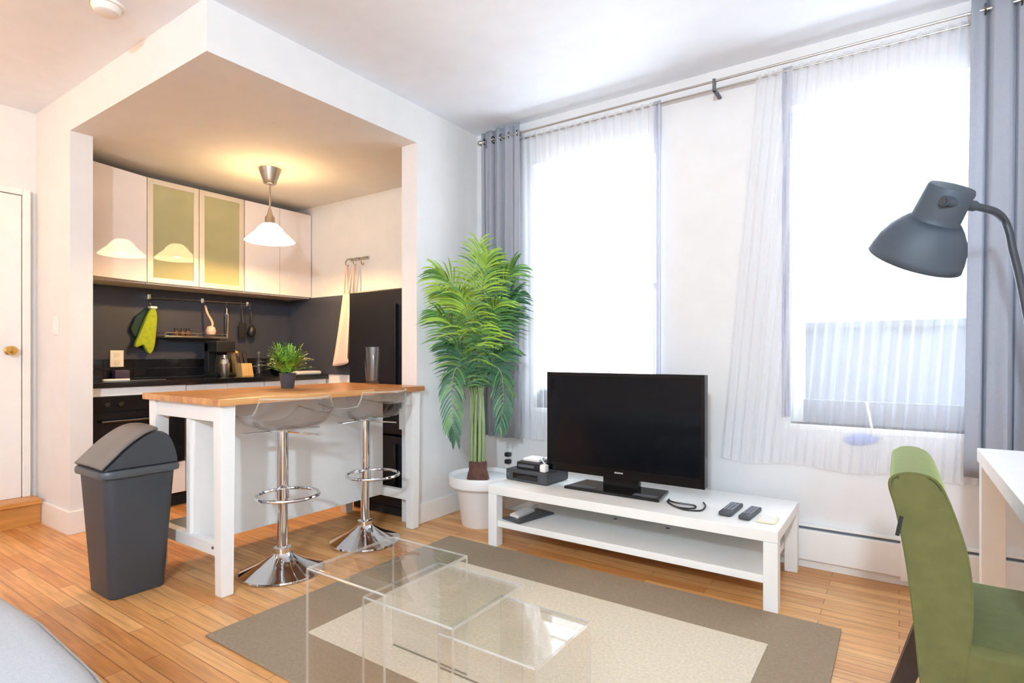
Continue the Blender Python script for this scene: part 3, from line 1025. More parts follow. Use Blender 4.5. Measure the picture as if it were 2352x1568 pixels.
# ------------------------------------------------------------------ bar stools
def make_stool(label, loc, rz):
    t = local_thing('bar_stool', label, 'stool', loc, rz, 'bar stools at the island')
    obj('base', B().lathe([(0.20, 0.0), (0.205, 0.004), (0.203, 0.012), (0.17, 0.026), (0.11, 0.052), (0.06, 0.082), (0.042, 0.10), (0.036, 0.125), (0.0, 0.126)], n=48), 'chrome', t)
    obj('collar', B().lathe([(0.042, 0.10), (0.044, 0.125), (0.033, 0.13)], n=28), 'chrome', t)
    obj('column', B().lathe([(0.026, 0.12), (0.026, 0.40), (0.030, 0.405), (0.030, 0.72), (0.0, 0.721)], n=28), 'chrome', t)
    fr = B()
    R_ = 0.15
    pts = [(0.0 + R_ * math.cos(a) + 0.06, R_ * math.sin(a), 0.40) for a in [2 * PI * i / 36 for i in range(36)]]
    fr.tube(pts, 0.0085, 8, closed=True)
    fr.tube([(0.0, 0, 0.40), (-0.09, 0, 0.40)], 0.008, 8)
    fr.lathe([(0.034, 0.375), (0.034, 0.425)], n=24)
    obj('footrest', fr, 'chrome', t)
    obj('seat_plate', B().box((-0.075, -0.075, 0.722), (0.075, 0.075, 0.732), 0.003).box((-0.02, -0.20, 0.715), (0.02, 0.20, 0.722), 0.003), 'chrome', t)
    obj('lift_lever', B().tube(smooth_path([(0.02, 0.02, 0.71), (0.08, 0.09, 0.70), (0.13, 0.13, 0.695)], 4), 0.005, 8), 'chrome', t)

    def shell(u, v):
        # u across, v from front edge over the seat to the top of the low back
        x = (u - 0.5) * 2
        if v < 0.62:
            s = v / 0.62
            yy = -0.19 + 0.36 * s
            zz = 0.745 - 0.018 * math.sin(s * PI) + 0.075 * abs(x) ** 3.2
        else:
            s = (v - 0.62) / 0.38
            yy = 0.17 + 0.06 * s + 0.02 * math.sin(s * PI / 2)
            zz = 0.745 + 0.15 * s ** 1.15 + 0.075 * abs(x) ** 3.2 * (1 - s)
        wd = 0.21 - 0.03 * max(0, v - 0.62) / 0.38 - 0.03 * max(0, 0.2 - v) / 0.2
        yy -= 0.10 * abs(x) ** 2.5 * max(0, (v - 0.45) / 0.55)
        return (x * wd, yy, zz)
    s_ = B().sheet(shell, 20, 24)
    for v in s_.bm.verts:           # front of the seat faces -x
        v.co = Vector((v.co.y, v.co.x, v.co.z))
    obj('seat', s_, ['seat_acrylic'], t, solid=0.008)
    rim = [shell(u, 1.0) for u in [i / 20 for i in range(21)]]
    side0 = [shell(0.0, v / 24) for v in range(25)]
    side1 = [shell(1.0, v / 24) for v in range(24, -1, -1)]
    path = [Vector((p[1], p[0], p[2])) for p in side0 + rim[1:-1] + side1]
    obj('seat_edge', B().tube(path, 0.0042, 6), 'acrylic_edge', t)
    return t


st1 = make_stool('clear seated chrome bar stool nearer the waste bin', (-2.60, 1.72, 0), math.radians(-8))
st2 = copy_tree(st1, 'clear seated chrome bar stool nearer the potted palm', (-2.615, 2.275, 0), math.radians(6))

# ------------------------------------------------------------------ waste bin
bn = thing('waste_bin', 'tall charcoal plastic swing top waste bin at the end of the island', 'bin', (-3.03, 1.19, 0))
cx, cy = -3.03, 1.188
rings = []
for z, hx, hy, r in ((0, 0.118, 0.112, 0.03), (0.006, 0.123, 0.117, 0.034), (0.25, 0.137, 0.132, 0.038), (0.54, 0.153, 0.150, 0.042), (0.565, 0.154, 0.151, 0.042)):
    rings.append(rrect(cx, cy, hx, hy, r, z))
obj('body', B().loft(rings), 'charcoal_plastic', bn)
rings = [rrect(cx, cy, 0.160, 0.158, 0.045, 0.553), rrect(cx, cy, 0.170, 0.168, 0.048, 0.556), rrect(cx, cy, 0.173, 0.171, 0.05, 0.572), rrect(cx, cy, 0.170, 0.168, 0.05, 0.585), rrect(cx, cy, 0.163, 0.162, 0.046, 0.589), rrect(cx, cy, 0.150, 0.15, 0.046, 0.588)]
obj('rim', B().loft(rings, cap0=False), 'rim_plastic', bn)
pr = smooth_path([(1.034, 0.589, 0), (1.075, 0.628, 0), (1.13, 0.680, 0), (1.19, 0.722, 0), (1.235, 0.742, 0), (1.275, 0.742, 0), (1.305, 0.712, 0), (1.328, 0.655, 0), (1.342, 0.589, 0)], 4)
obj('lid', B().prism([(p.x, p.y) for p in pr], 'x', cx - 0.157, cx + 0.157, 0.010), 'charcoal_plastic', bn)
up = [p for p in pr if p.x < 1.262]


def flap(u, v):
    i = u * (len(up) - 1)
    k = min(int(i), len(up) - 2)
    p = up[k].lerp(up[k + 1], i - k)
    tdir = (up[k + 1] - up[k]).normalized()
    n_ = Vector((-tdir.y, tdir.x))
    bulge = 0.012 + 0.010 * math.sin(v * PI)
    return (cx - 0.147 + v * 0.294, p.x + n_.x * bulge, p.y + n_.y * bulge)


obj('swing_flap', B().sheet(flap, 20, 12), 'lit_plastic', bn, solid=0.012)['label'] = 'swing flap with the light on it put in as paler taupe'  # light falling on the flap is painted as a paler plastic

# ------------------------------------------------------------------ palm
pcx, pcy = -2.255, 2.945
Rv = Vector((math.cos(YAW), math.sin(YAW), 0))       # sideways as the palm faces the room
Dv = Vector((math.sin(YAW), -math.cos(YAW), 0))      # towards the room
pt = thing('potted_palm', 'tall feathery palm in a wide white pot in the corner', 'plant', (pcx, pcy, 0))
obj('pot', B().lathe([(0.128, 0.0), (0.133, 0.008), (0.165, 0.245), (0.168, 0.25), (0.205, 0.252), (0.214, 0.262), (0.218, 0.318), (0.214, 0.326), (0.206, 0.326), (0.20, 0.30), (0.0, 0.298)], (pcx, pcy, 0), 56), 'pot_white', pt)
obj('pot_fill', B().lathe([(0.20, 0.301), (0.12, 0.308), (0.0, 0.31)], (pcx, pcy, 0), 40, cap0=False), 'white_stones', pt)
P0 = Vector((pcx, pcy, 0.0)) + Dv * 0.10 - Rv * 0.02
obj('root_ball', B().lathe([(0.062, 0.305), (0.072, 0.315), (0.066, 0.345), (0.058, 0.37), (0.058, 0.42), (0.05, 0.43), (0.0, 0.432)], tuple(P0), 18), 'bark', pt)


def frond(rachis, leaf, rnd, droop=0.5, n=30, start=0.22):
    b = B()
    P = smooth_path(rachis, 10)
    nseg = len(P) - 1
    b.tube(P, [0.0045 * (1 - 0.75 * i / nseg) for i in range(nseg + 1)], 5, mi=0)
    for k in range(n):
        f = start + (1 - start) * (k + 0.5) / n
        i = min(int(f * nseg), nseg - 1)
        p = P[i].lerp(P[i + 1], f * nseg - i)
        d = (P[i + 1] - P[i]).normalized()
        sd = d.cross(Vector((0, 0, 1)))
        if sd.length < 0.25:
            sd = Rv.copy()
        sd = (sd.normalized() * 0.55 + Rv * 0.75 * (1 if sd.dot(Rv) > 0 else -1)).normalized()
        g = (f - start) / (1 - start)
        ln = leaf * (0.55 + 0.75 * math.sin(PI * min(1, 0.18 + g * 0.82)) ** 0.8) * rnd.uniform(0.85, 1.1)
        for s_ in (-1, 1):
            dirn = (sd * s_ * (0.95 - 0.45 * g) + d * (0.45 + 0.7 * g) + Dv * rnd.uniform(-0.25, 0.35)).normalized()
            q = []
            pos = p.copy()
            dd = dirn.copy()
            m_ = 5
            for j in range(m_ + 1):
                q.append(pos.copy())
                pos = pos + dd * ln / m_
                dd = (dd + Vector((0, 0, -1)) * droop * 0.32).normalized()
            prevv = None
            mi = 1 if rnd.random() < 0.75 else 2
            for j in range(m_ + 1):
                tj = (q[min(j + 1, m_)] - q[max(j - 1, 0)]).normalized()
                wv = tj.cross(Dv + Vector((0, 0, 0.4)))
                if wv.length < 1e-3:
                    wv = Vector((0, 0, 1))
                wv = wv.normalized() * 0.0095 * 0.5 * (0.45 + 0.75 * math.sin(PI * (0.12 + 0.8 * j / m_))) * (0.15 if j == m_ else 1)
                cur = (b.bm.verts.new(q[j] - wv), b.bm.verts.new(q[j] + wv))
                if prevv:
                    b.bm.faces.new((prevv[0], prevv[1], cur[1], cur[0])).material_index = mi
                prevv = cur
    for v in b.bm.verts:            # fronds by the window bend along the curtain
        if v.co.y > 3.08:
            v.co.y = 3.08 + (v.co.y - 3.08) * 0.15
    return b


def pp(dx, dz, z):
    """point beside the palm: dx sideways, dz towards the room"""
    return Vector((pcx, pcy, z)) + Rv * (dx - 0.03) + Dv * dz


rnd = random.Random(11)
fronds = [
    # rachis points (dx, dz, z), leaflet length, colours
    ([(0.0, 0.08, 0.9), (0.0, 0.10, 1.25), (0.01, 0.14, 1.55), (0.02, 0.18, 1.80)], 0.17, 'L'),
    ([(0.0, 0.08, 0.9), (-0.04, 0.12, 1.25), (-0.12, 0.17, 1.50), (-0.24, 0.20, 1.63)], 0.20, 'L'),
    ([(0.02, 0.06, 0.9), (0.06, 0.07, 1.25), (0.14, 0.08, 1.52), (0.24, 0.09, 1.66)], 0.19, 'M'),
    ([(-0.02, 0.08, 0.8), (-0.06, 0.14, 1.05), (-0.12, 0.20, 1.25), (-0.22, 0.25, 1.36)], 0.20, 'M'),
    ([(0.02, 0.08, 0.8), (0.07, 0.12, 1.05), (0.13, 0.14, 1.26), (0.22, 0.17, 1.38)], 0.19, 'D'),
    ([(-0.02, 0.10, 0.8), (-0.09, 0.16, 1.02), (-0.14, 0.20, 0.96), (-0.14, 0.22, 0.74), (-0.12, 0.22, 0.58)], 0.12, 'D'),
    ([(0.02, 0.08, 0.8), (0.09, 0.12, 1.02), (0.16, 0.14, 0.98), (0.17, 0.14, 0.78), (0.15, 0.14, 0.64)], 0.12, 'D'),
    ([(0.0, 0.10, 0.85), (-0.02, 0.18, 1.18), (-0.05, 0.26, 1.38), (-0.08, 0.32, 1.48)], 0.19, 'L'),
    ([(0.01, 0.10, 0.85), (0.05, 0.17, 1.15), (0.09, 0.24, 1.34), (0.14, 0.29, 1.42)], 0.18, 'M'),
    ([(0.0, 0.02, 0.9), (0.03, -0.02, 1.3), (0.09, -0.03, 1.55), (0.15, -0.03, 1.68)], 0.17, 'D'),
    ([(0.01, 0.09, 0.9), (0.02, 0.12, 1.35), (0.05, 0.16, 1.58), (0.08, 0.20, 1.72)], 0.17, 'L'),
    ([(-0.01, 0.09, 0.75), (-0.04, 0.15, 0.95), (-0.08, 0.21, 1.10), (-0.16, 0.25, 1.17)], 0.18, 'D'),
    ([(0.02, 0.09, 0.75), (0.06, 0.13, 0.95), (0.11, 0.16, 1.08), (0.18, 0.18, 1.14)], 0.17, 'D'),
    ([(-0.01, 0.1, 0.85), (-0.05, 0.15, 1.25), (-0.10, 0.21, 1.42), (-0.18, 0.26, 1.50)], 0.18, 'L'),
    ([(0.01, 0.05, 0.85), (0.08, 0.04, 1.2), (0.17, 0.03, 1.40), (0.26, 0.03, 1.50)], 0.18, 'D'),
]
cmap = {'L': ['stem_green', 'leaf_light', 'leaf'], 'M': ['stem_green', 'leaf', 'leaf_light'], 'D': ['stem_green', 'leaf_dark', 'leaf']}
for R_, lf, c in fronds:
    obj('frond', frond([pp(*q) for q in R_], lf, rnd, droop=0.8, n=26), cmap[c], pt, smooth=False)
for k in range(9):
    a = 2 * PI * k / 9
    sx, sy = 0.045 * math.cos(a), 0.045 * math.sin(a)
    base = P0 + Vector((sx * 0.9, sy * 0.9, 0.41))
    top = pp(sx * 0.7, 0.085 + sy * 0.5, 0.92 + 0.1 * (k % 3))
    mid = base.lerp(top, 0.5) + Vector((sx * 0.25, sy * 0.25, 0))
    obj('stem', B().tube(bez(base, mid, top, 6), [0.012, 0.011, 0.0105, 0.010, 0.009, 0.008, 0.007], 8), 'stem_green', pt)

# ------------------------------------------------------------------ television bench and what stands on it
TX0, TX1, TY0, TY1 = -1.965, -0.425, 2.625, 3.235
tv = thing('tv_bench', 'low white media bench with one open shelf under the television', 'tv bench', (-1.2, 2.93, 0))
obj('tabletop', B().box((TX0, TY0, 0.30), (TX1, TY1, 0.35), 0.003), 'white_lacquer', tv)
obj('shelf', B().box((TX0 + 0.06, TY0 + 0.012, 0.115), (TX1 - 0.06, TY1 - 0.012, 0.15), 0.003), 'white_lacquer', tv)
for lx in (TX0, TX1 - 0.06):
    for ly in (TY0, TY1 - 0.06):
        obj('leg', B().box((lx, ly, 0), (lx + 0.06, ly + 0.06, 0.30), 0.003), 'white_lacquer', tv)
for k, x in enumerate((-1.36, -1.05)):
    obj('cable_hole', B().lathe([(0.012, 0.1502), (0.009, 0.1525), (0.0, 0.152)], (x, 3.05, 0), 14), 'grey_mid', tv)

tvv = thing('television', 'black flat screen television on the white bench', 'television', (-1.26, 2.87, 0.35))
vx0, vx1, vyf = -1.713, -0.799, 2.868
zb, zt = 0.43, 1.003
obj('housing', B().box((vx0, vyf + 0.004, zb), (vx1, vyf + 0.06, zt), 0.006), 'bezel', tvv)
fb = B().box((vx0, vyf, zb), (vx0 + 0.022, vyf + 0.012, zt), 0.002).box((vx1 - 0.022, vyf, zb), (vx1, vyf + 0.012, zt), 0.002)
fb.box((vx0 + 0.022, vyf, zt - 0.024), (vx1 - 0.022, vyf + 0.012, zt), 0.002).box((vx0 + 0.022, vyf, zb), (vx1 - 0.022, vyf + 0.012, zb + 0.05), 0.002)
bz = obj('bezel', fb, 'bezel', tvv)
obj('screen', B().box((vx0 + 0.022, vyf + 0.001, zb + 0.05), (vx1 - 0.022, vyf + 0.008, zt - 0.024)), 'screen', tvv)
obj('maker_badge', B().box((-1.285, vyf - 0.001, zb + 0.026), (-1.235, vyf + 0.001, zb + 0.034)), 'button', tvv)
obj('neck', B().box((-1.36, vyf + 0.012, 0.362), (-1.15, vyf + 0.05, 0.44), 0.006), 'bezel', tvv)
bs_ = B().prism([(-1.56, 2.80), (-1.01, 2.80), (-1.035, 3.02), (-1.53, 3.02)], 'z', 0.3505, 0.366, 0.003)
obj('base_plate', bs_, 'black_gloss', tvv)
obj('base_panel', B().box((-1.545, 2.815, 0.366), (-1.385, 2.86, 0.3675)), 'grey_mid', tvv)
obj('base_panel', B().box((-1.16, 2.815, 0.366), (-1.03, 2.86, 0.3675)), 'grey_mid', tvv)

cb = thing('cable_box', 'dark grey cable box at the left end of the media bench', 'cable box', (-1.84, 2.9, 0.35))
z0 = 0.3505
Mr = Matrix.Rotation(math.radians(-4), 4, 'Z')
obj('case', B().box((-1.955, 2.79, z0 + 0.004), (-1.655, 3.02, z0 + 0.068), 0.006).rot(Mr, (-1.8, 2.9, 0)), 'grey_dark', cb)
obj('front_panel', B().box((-1.90, 2.787, z0 + 0.016), (-1.72, 2.791, z0 + 0.05), 0.001).rot(Mr, (-1.8, 2.9, 0)), 'black_gloss', cb)
obj('power_button', B().box((-1.945, 2.786, z0 + 0.026), (-1.925, 2.792, z0 + 0.046), 0.002).rot(Mr, (-1.8, 2.9, 0)), 'grey_mid', cb)
for x in (-1.94, -1.68):
    obj('foot', B().lathe([(0.012, z0), (0.012, z0 + 0.006)], (x, 2.9, 0), 12), 'black_plastic', cb)
mo = thing('modem', 'small black modem lying on top of the cable box', 'modem', (-1.82, 2.9, 0.42))
zz = z0 + 0.0685
obj('case', B().box((-1.905, 2.83, zz), (-1.735, 2.97, zz + 0.042), 0.006), 'black_plastic', mo)
obj('front_trim', B().box((-1.89, 2.827, zz + 0.012), (-1.78, 2.831, zz + 0.028), 0.001), 'grey_mid', mo)
tag(obj('white_router', B().box((-1.88, 2.86, zz + 0.0425), (-1.765, 2.965, zz + 0.062), 0.006), 'white_lacquer'), 'flat white box lying on the black modem', 'box')
wp = thing('power_adapter', 'white power adapter with lead on the cable box beside the television', 'adapter', (-1.72, 2.93, 0.42))
obj('block', B().box((-1.728, 2.805, zz), (-1.688, 2.848, zz + 0.045), 0.008), 'white_lacquer', wp)
obj('lead', B().tube(smooth_path([(-1.71, 2.845, zz + 0.04), (-1.745, 2.86, zz + 0.07), (-1.79, 3.0, 0.47), (-1.80, 3.1, 0.44), (-1.80, 3.25, 0.42)], 6), 0.0035, 6), 'white_lacquer', wp)
lead = B().tube(smooth_path([(-1.70, 3.0, 0.425), (-1.735, 2.96, 0.48), (-1.728, 2.95, 0.54), (-1.70, 2.96, 0.60), (-1.66, 2.945, 0.62)], 6), 0.004, 6)
tag(obj('black_cable', lead, 'black_plastic'), 'black lead rising beside the left edge of the television', 'cable')
cd = B().tube(smooth_path([(-0.985, 2.88, 0.356), (-0.97, 2.82, 0.3545), (-0.90, 2.76, 0.3545), (-0.83, 2.78, 0.3545), (-0.84, 2.83, 0.356), (-0.93, 2.81, 0.362), (-0.975, 2.85, 0.358)], 8), 0.004, 6)
cd.tube(smooth_path([(-0.98, 2.84, 0.3545), (-0.93, 2.775, 0.3545), (-0.86, 2.735, 0.3545), (-0.79, 2.76, 0.3545), (-0.785, 2.83, 0.36), (-0.82, 2.92, 0.3545)], 8), 0.004, 6)
tag(obj('power_cable', cd, 'black_plastic'), 'looped black cord on the bench under the right end of the television', 'cable')
oo = thing('wall_outlet', 'white wall socket with two black plugs behind the cable box', 'socket', (-2.29, YW, 0.36))
obj('plate', B().box((-2.33, YW - 0.008, 0.29), (-2.25, YW, 0.44), 0.003), 'white_lacquer', oo)
for z in (0.345, 0.395):
    obj('plug', B().box((-2.31, YW - 0.045, z - 0.014), (-2.27, YW - 0.007, z + 0.016), 0.006), 'black_plastic', oo)


def remote(label, loc, rz, L_, W_, nr):
    t = local_thing('remote_control', label, 'remote control', loc, rz, 'remote controls on the media bench')
    obj('case', B().box((-W_ / 2, -L_ / 2, 0.001), (W_ / 2, L_ / 2, 0.021), 0.007, seg=3), 'grey_dark', t)
    me = None
    for r_ in range(nr):
        for c in range(3):
            x, y = (c - 1) * W_ * 0.28, L_ / 2 - 0.02 - r_ * (L_ * 0.74 / nr)
            if me is None:
                bo = obj('button', B().box((-W_ * 0.09, -0.0045, 0.020), (W_ * 0.09, 0.0045, 0.0235), 0.001, seg=1), 'button', t)
                me = bo.data
            else:
                bo = bpy.data.objects.new('button', me)
                COL.objects.link(bo)
                bo.parent = t
            bo.location = (x, y, 0)
    return t


remote('dark remote control nearer the television, wider of the two', (-0.668, 2.845, 0.351), math.radians(-2), 0.215, 0.060, 7)
remote('dark slim remote control next to the cream coaster', (-0.577, 2.825, 0.351), math.radians(-4), 0.205, 0.052, 7)
cs = thing('coaster', 'square cream coaster at the right end of the media bench', 'coaster', (-0.49, 2.78, 0.351))
obj('pad', B().box((-0.535, 2.725, 0.3508), (-0.452, 2.835, 0.358), 0.003), 'cork', cs)
obj('inset', B().box((-0.525, 2.735, 0.358), (-0.462, 2.825, 0.3585)), 'paper', cs)

tag(obj('tablet', B().box((-1.87, 2.655, 0.1505), (-1.73, 2.95, 0.162), 0.004).rot(Matrix.Rotation(math.radians(-12), 4, 'Z'), (-1.8, 2.8, 0)), 'grey_dark'), 'flat dark tablet lying on the lower shelf of the media bench', 'tablet')
pk = thing('clear_case', 'crumpled clear plastic pack resting on the dark tablet', 'plastic pack', (-1.84, 2.8, 0.163))
pb = B().loft([rrect(-1.835, 2.79, 0.04, 0.11, 0.02, 0.1625), rrect(-1.835, 2.79, 0.046, 0.118, 0.02, 0.175), rrect(-1.83, 2.79, 0.042, 0.11, 0.02, 0.20), rrect(-1.83, 2.79, 0.034, 0.10, 0.02, 0.21)])
obj('shell', pb, 'glass', pk)
obj('paper_insert', B().box((-1.865, 2.70, 0.164), (-1.805, 2.88, 0.18), 0.003).rot(Matrix.Rotation(math.radians(6), 4, 'Y'), (-1.835, 2.79, 0.17)), 'white_matte', pk)

# ------------------------------------------------------------------ rug
rg = thing('rug', 'flat woven brown rug with beige centre on the oak floor', 'rug', (-1.2, 1.8, 0))
obj('border', B().box((-2.245, 1.15, 0.0005), (-0.19, 2.615, 0.009), 0.003), 'rug_brown', rg)
obj('field', B().box((-1.93, 1.385, 0.009), (-0.41, 2.315, 0.0105), 0.0006), 'rug_beige', rg)['label'] = 'beige centre field'


# ------------------------------------------------------------------ acrylic nest
def nest_table(label, x0, x1, y0, y1, h):
    b = B()
    t = 0.010
    r = 0.012
    b.bm.faces.ensure_lookup_table()
    # profile in (y, z): an upside down U with rounded bends, extruded along x
    out, inn = [], []
    out.append((y0, 0.0105))
    for k in range(6):
        a = PI - (PI / 2) * k / 5
        out.append((y0 + r + r * math.cos(a), h - r + r * math.sin(a)))
    for k in range(6):
        a = PI / 2 - (PI / 2) * k / 5
        out.append((y1 - r + r * math.cos(a), h - r + r * math.sin(a)))
    out.append((y1, 0.0105))
    inn = [(y1 - t, 0.0105), (y1 - t, h - t - 0.003), (y1 - t - 0.003, h - t), (y0 + t + 0.003, h - t), (y0 + t, h - t - 0.003), (y0 + t, 0.0105)]
    b.prism(out + inn, 'x', x0, x1)
    for f in b.bm.faces:
        f.normal_update()
        if abs(f.normal.x) > 0.9 or f.normal.z < -0.9 and f.calc_center_median().z < 0.02:
            f.material_index = 1
    o = obj('nesting_table', b, ['acrylic', 'acrylic_edge'])
    tag(o, label, 'table', 'clear acrylic nesting tables on the rug')
    # polished long bends
    for yy, sgn in ((y0, 1), (y1, -1)):
        obj('bend', B().tube([(x0 + 0.001, yy + sgn * 0.0045, h - 0.0045), (x1 - 0.001, yy + sgn * 0.0045, h - 0.0045)], 0.0032, 6), 'acrylic_edge', o)
    return o


nest_table('tallest clear acrylic nesting table, nearest the bar stools', -1.58, -1.222, 1.13, 1.516, 0.42)
nest_table('middle clear acrylic nesting table between the tall and low ones', -1.335, -0.982, 1.15, 1.497, 0.38)
nest_table('lowest clear acrylic nesting table with bright window glare', -1.052, -0.735, 1.172, 1.478, 0.34)

# ------------------------------------------------------------------ sofa corner, bottom left
sf = thing('sofa', 'light grey fabric sofa with rounded end in the near left corner', 'sofa', (-2.0, 0.0, 0))


def sofa_ring(z, inset):
    out = []
    n = 64
    for k in range(n):
        a = 2 * PI * k / n
        c_, s_ = math.cos(a), math.sin(a)
        e = 2 / 5.0
        x = -1.85 + (0.95 - inset) * math.copysign(abs(c_) ** e, c_)
        y = 0.02 + (0.50 - inset) * math.copysign(abs(s_) ** e, s_) - 0.028 * (max(0, s_)) * ((x + 1.85) / 0.55) ** 2
        out.append((x, y, z))
    return out


obj('cushion', B().loft([sofa_ring(0.16, 0.02), sofa_ring(0.20, 0.0), sofa_ring(0.36, -0.005), sofa_ring(0.41, 0.006), sofa_ring(0.44, 0.03), sofa_ring(0.452, 0.07), sofa_ring(0.455, 0.2)]), 'grey_fabric', sf)
obj('plinth', B().box((-2.65, -0.38, 0.06), (-1.05, 0.40, 0.16), 0.01), 'grey_fabric', sf)
for lx in (-2.6, -1.12):
    for ly in (-0.34, 0.35):
        obj('leg', B().lathe([(0.02, 0.0), (0.028, 0.06)], (lx, ly, 0), 14), 'dark_wood', sf)
obj('piping', B().tube(sofa_ring(0.40, -0.003), 0.004, 6, closed=True), 'grey_fabric', sf)

# ------------------------------------------------------------------ green chair
ch = thing('dining_chair', 'olive green velvet dining chair facing the white desk', 'chair', (0.3, 1.78, 0))
bk = smooth_path([(0.052, 0.30, 0), (0.040, 0.385, 0), (0.030, 0.50, 0), (0.016, 0.633, 0), (-0.003, 0.75, 0), (-0.018, 0.815, 0), (0.0, 0.838, 0), (0.04, 0.842, 0), (0.074, 0.822, 0), (0.104, 0.74, 0), (0.123, 0.655, 0), (0.128, 0.55, 0), (0.118, 0.42, 0), (0.108, 0.30, 0)], 4)
obj('backrest', B().prism([(p.x, p.y) for p in bk], 'y', 1.545, 2.0, 0.012, seg=3), 'green_velvet', ch)
obj('seat', B().box((0.105, 1.545, 0.33), (0.56, 2.0, 0.487), 0.022, seg=4), 'green_velvet', ch)
obj('piping', B().tube([(p.x, 1.5475, p.y) for p in bk], 0.0035, 6), 'green_velvet', ch)
obj('zip_tag', B().box((-0.004, 1.540, 0.700), (0.004, 1.5455, 0.745)).rot(Matrix.Rotation(math.radians(10), 4, 'Y'), (0, 1.54, 0.72)), 'dark_void', ch)
for ly in (1.57, 1.975):
    obj('leg', B().loft([[(0.04, ly - 0.02, 0.36), (0.10, ly - 0.02, 0.36), (0.10, ly + 0.02, 0.36), (0.04, ly + 0.02, 0.36)],
                         [(-0.065, ly - 0.015, 0.0), (-0.025, ly - 0.015, 0.0), (-0.025, ly + 0.015, 0.0), (-0.065, ly + 0.015, 0.0)]]), 'dark_wood', ch)
    obj('leg', B().loft([[(0.49, ly - 0.02, 0.34), (0.54, ly - 0.02, 0.34), (0.54, ly + 0.02, 0.34), (0.49, ly + 0.02, 0.34)],
                         [(0.50, ly - 0.015, 0.0), (0.535, ly - 0.015, 0.0), (0.535, ly + 0.015, 0.0), (0.50, ly + 0.015, 0.0)]]), 'dark_wood', ch)

# ------------------------------------------------------------------ desk
dk = thing('desk', 'plain white desk at the right edge by the grey curtain', 'desk', (0.9, 2.2, 0))
obj('tabletop', B().box((0.246, 1.45, 0.70), (1.5, 2.792, 0.75), 0.003), 'white_lacquer', dk)
for lx in (0.252, 1.42):
    for ly in (1.46, 2.715):
        obj('leg', B().box((lx, ly, 0), (lx + 0.07, ly + 0.07, 0.70), 0.003), 'white_lacquer', dk)

# ------------------------------------------------------------------ floor lamp
def at_depth(px_, py_, d):
    F = Vector((-math.sin(YAW), math.cos(YAW), 0))
    return F * d + Rv * ((px_ - 1176) * d / FPX) + Vector((0, 0, CAM_H + (812 - py_) * d / FPX))


LD = 2.15
lp = thing('floor_lamp', 'grey metal reading lamp with bell shade beside the right window', 'lamp', (0.585, 3.0, 0))
c0 = at_depth(2099, 597, LD)
ctop = at_depth(2188, 428, LD - 0.15)
ax = (ctop - c0)
hgt = ax.length
M = Vector((0, 0, 1)).rotation_difference(ax.normalized()).to_matrix().to_4x4()
# the shade leans less than its axis line: the mouth is nearly level
k = hgt / 0.32
prof = [(0.156, 0.0), (0.152, 0.03), (0.143, 0.075), (0.125, 0.12), (0.103, 0.155), (0.084, 0.178), (0.079, 0.186), (0.0785, 0.20), (0.074, 0.312), (0.07, 0.32), (0.0, 0.321)]
inner = [(0.0, 0.19), (0.07, 0.185), (0.10, 0.15), (0.138, 0.075), (0.150, 0.02), (0.153, 0.0)]
obj('shade', B().lathe([(r, z * k) for r, z in prof[:6]] + [], tuple(c0), 48, M=M, cap0=False, cap1=False), 'lamp_grey', lp, solid=0.004)
obj('socket_housing', B().lathe([(r, z * k) for r, z in prof[5:]], tuple(c0), 40, M=M, cap0=False), 'lamp_grey', lp)
obj('bulb', B().lathe([(0.0, 0.06), (0.03, 0.07), (0.036, 0.1), (0.02, 0.15), (0.016, 0.19)], tuple(c0), 20, M=M), 'white_matte', lp)
arm = [at_depth(2165, 462, LD - 0.195), at_depth(2205, 468, LD - 0.17), at_depth(2245, 475, LD - 0.12), at_depth(2285, 486, LD - 0.05), at_depth(2306, 505, LD), at_depth(2318, 535, LD), at_depth(2326, 575, LD), at_depth(2352, 690, LD)]
arm = [arm[0], arm[1], arm[2]] + arm[3:] + [Vector((0.50, 2.945, 0.6)), Vector((0.585, 3.0, 0.03))]
obj('pole', B().tube(smooth_path(arm, 5), 0.0135, 14), 'lamp_dark', lp)
obj('arm_joint', B().tube([at_depth(2168, 461, LD - 0.195), at_depth(2236, 473, LD - 0.135)], 0.019, 14), 'lamp_grey', lp)
obj('wing_nut', B().lathe([(0.006, 0), (0.012, 0.012), (0.012, 0.026), (0.0, 0.028)], tuple(at_depth(2232, 458, LD - 0.13)), 14), 'lamp_dark', lp)
obj('base', B().lathe([(0.135, 0.0), (0.138, 0.006), (0.135, 0.022), (0.03, 0.03), (0.018, 0.05), (0.0, 0.051)], (0.585, 3.0, 0), 40), 'lamp_dark', lp)

# ------------------------------------------------------------------ curtains
RZ = 2.61
rd = thing('curtain_rod', 'long thin steel curtain rod above both windows', 'curtain rod', (-0.9, 3.2, RZ))
obj('front_rod', B().tube([(-2.44, 3.20, RZ), (1.2, 3.20, RZ)], 0.0065, 10), 'brushed', rd)
obj('rear_rod', B().tube([(-2.40, 3.278, RZ - 0.01), (1.2, 3.278, RZ - 0.01)], 0.005, 10), 'brushed', rd)
obj('finial', B().lathe([(0.0, 0.0), (0.016, 0.012), (0.02, 0.028), (0.012, 0.045), (0.008, 0.05)], (-2.49, 3.20, RZ), 18, M=Matrix.Rotation(PI / 2, 4, 'Y')), 'brushed', rd)
for x in (-2.405, -0.84, 0.9):
    obj('bracket', B().box((x - 0.01, 3.19, RZ - 0.055), (x + 0.01, YW, RZ - 0.04), 0.003).box((x - 0.008, 3.188, RZ - 0.055), (x + 0.008, 3.212, RZ + 0.012), 0.003), 'grey_mid', rd)


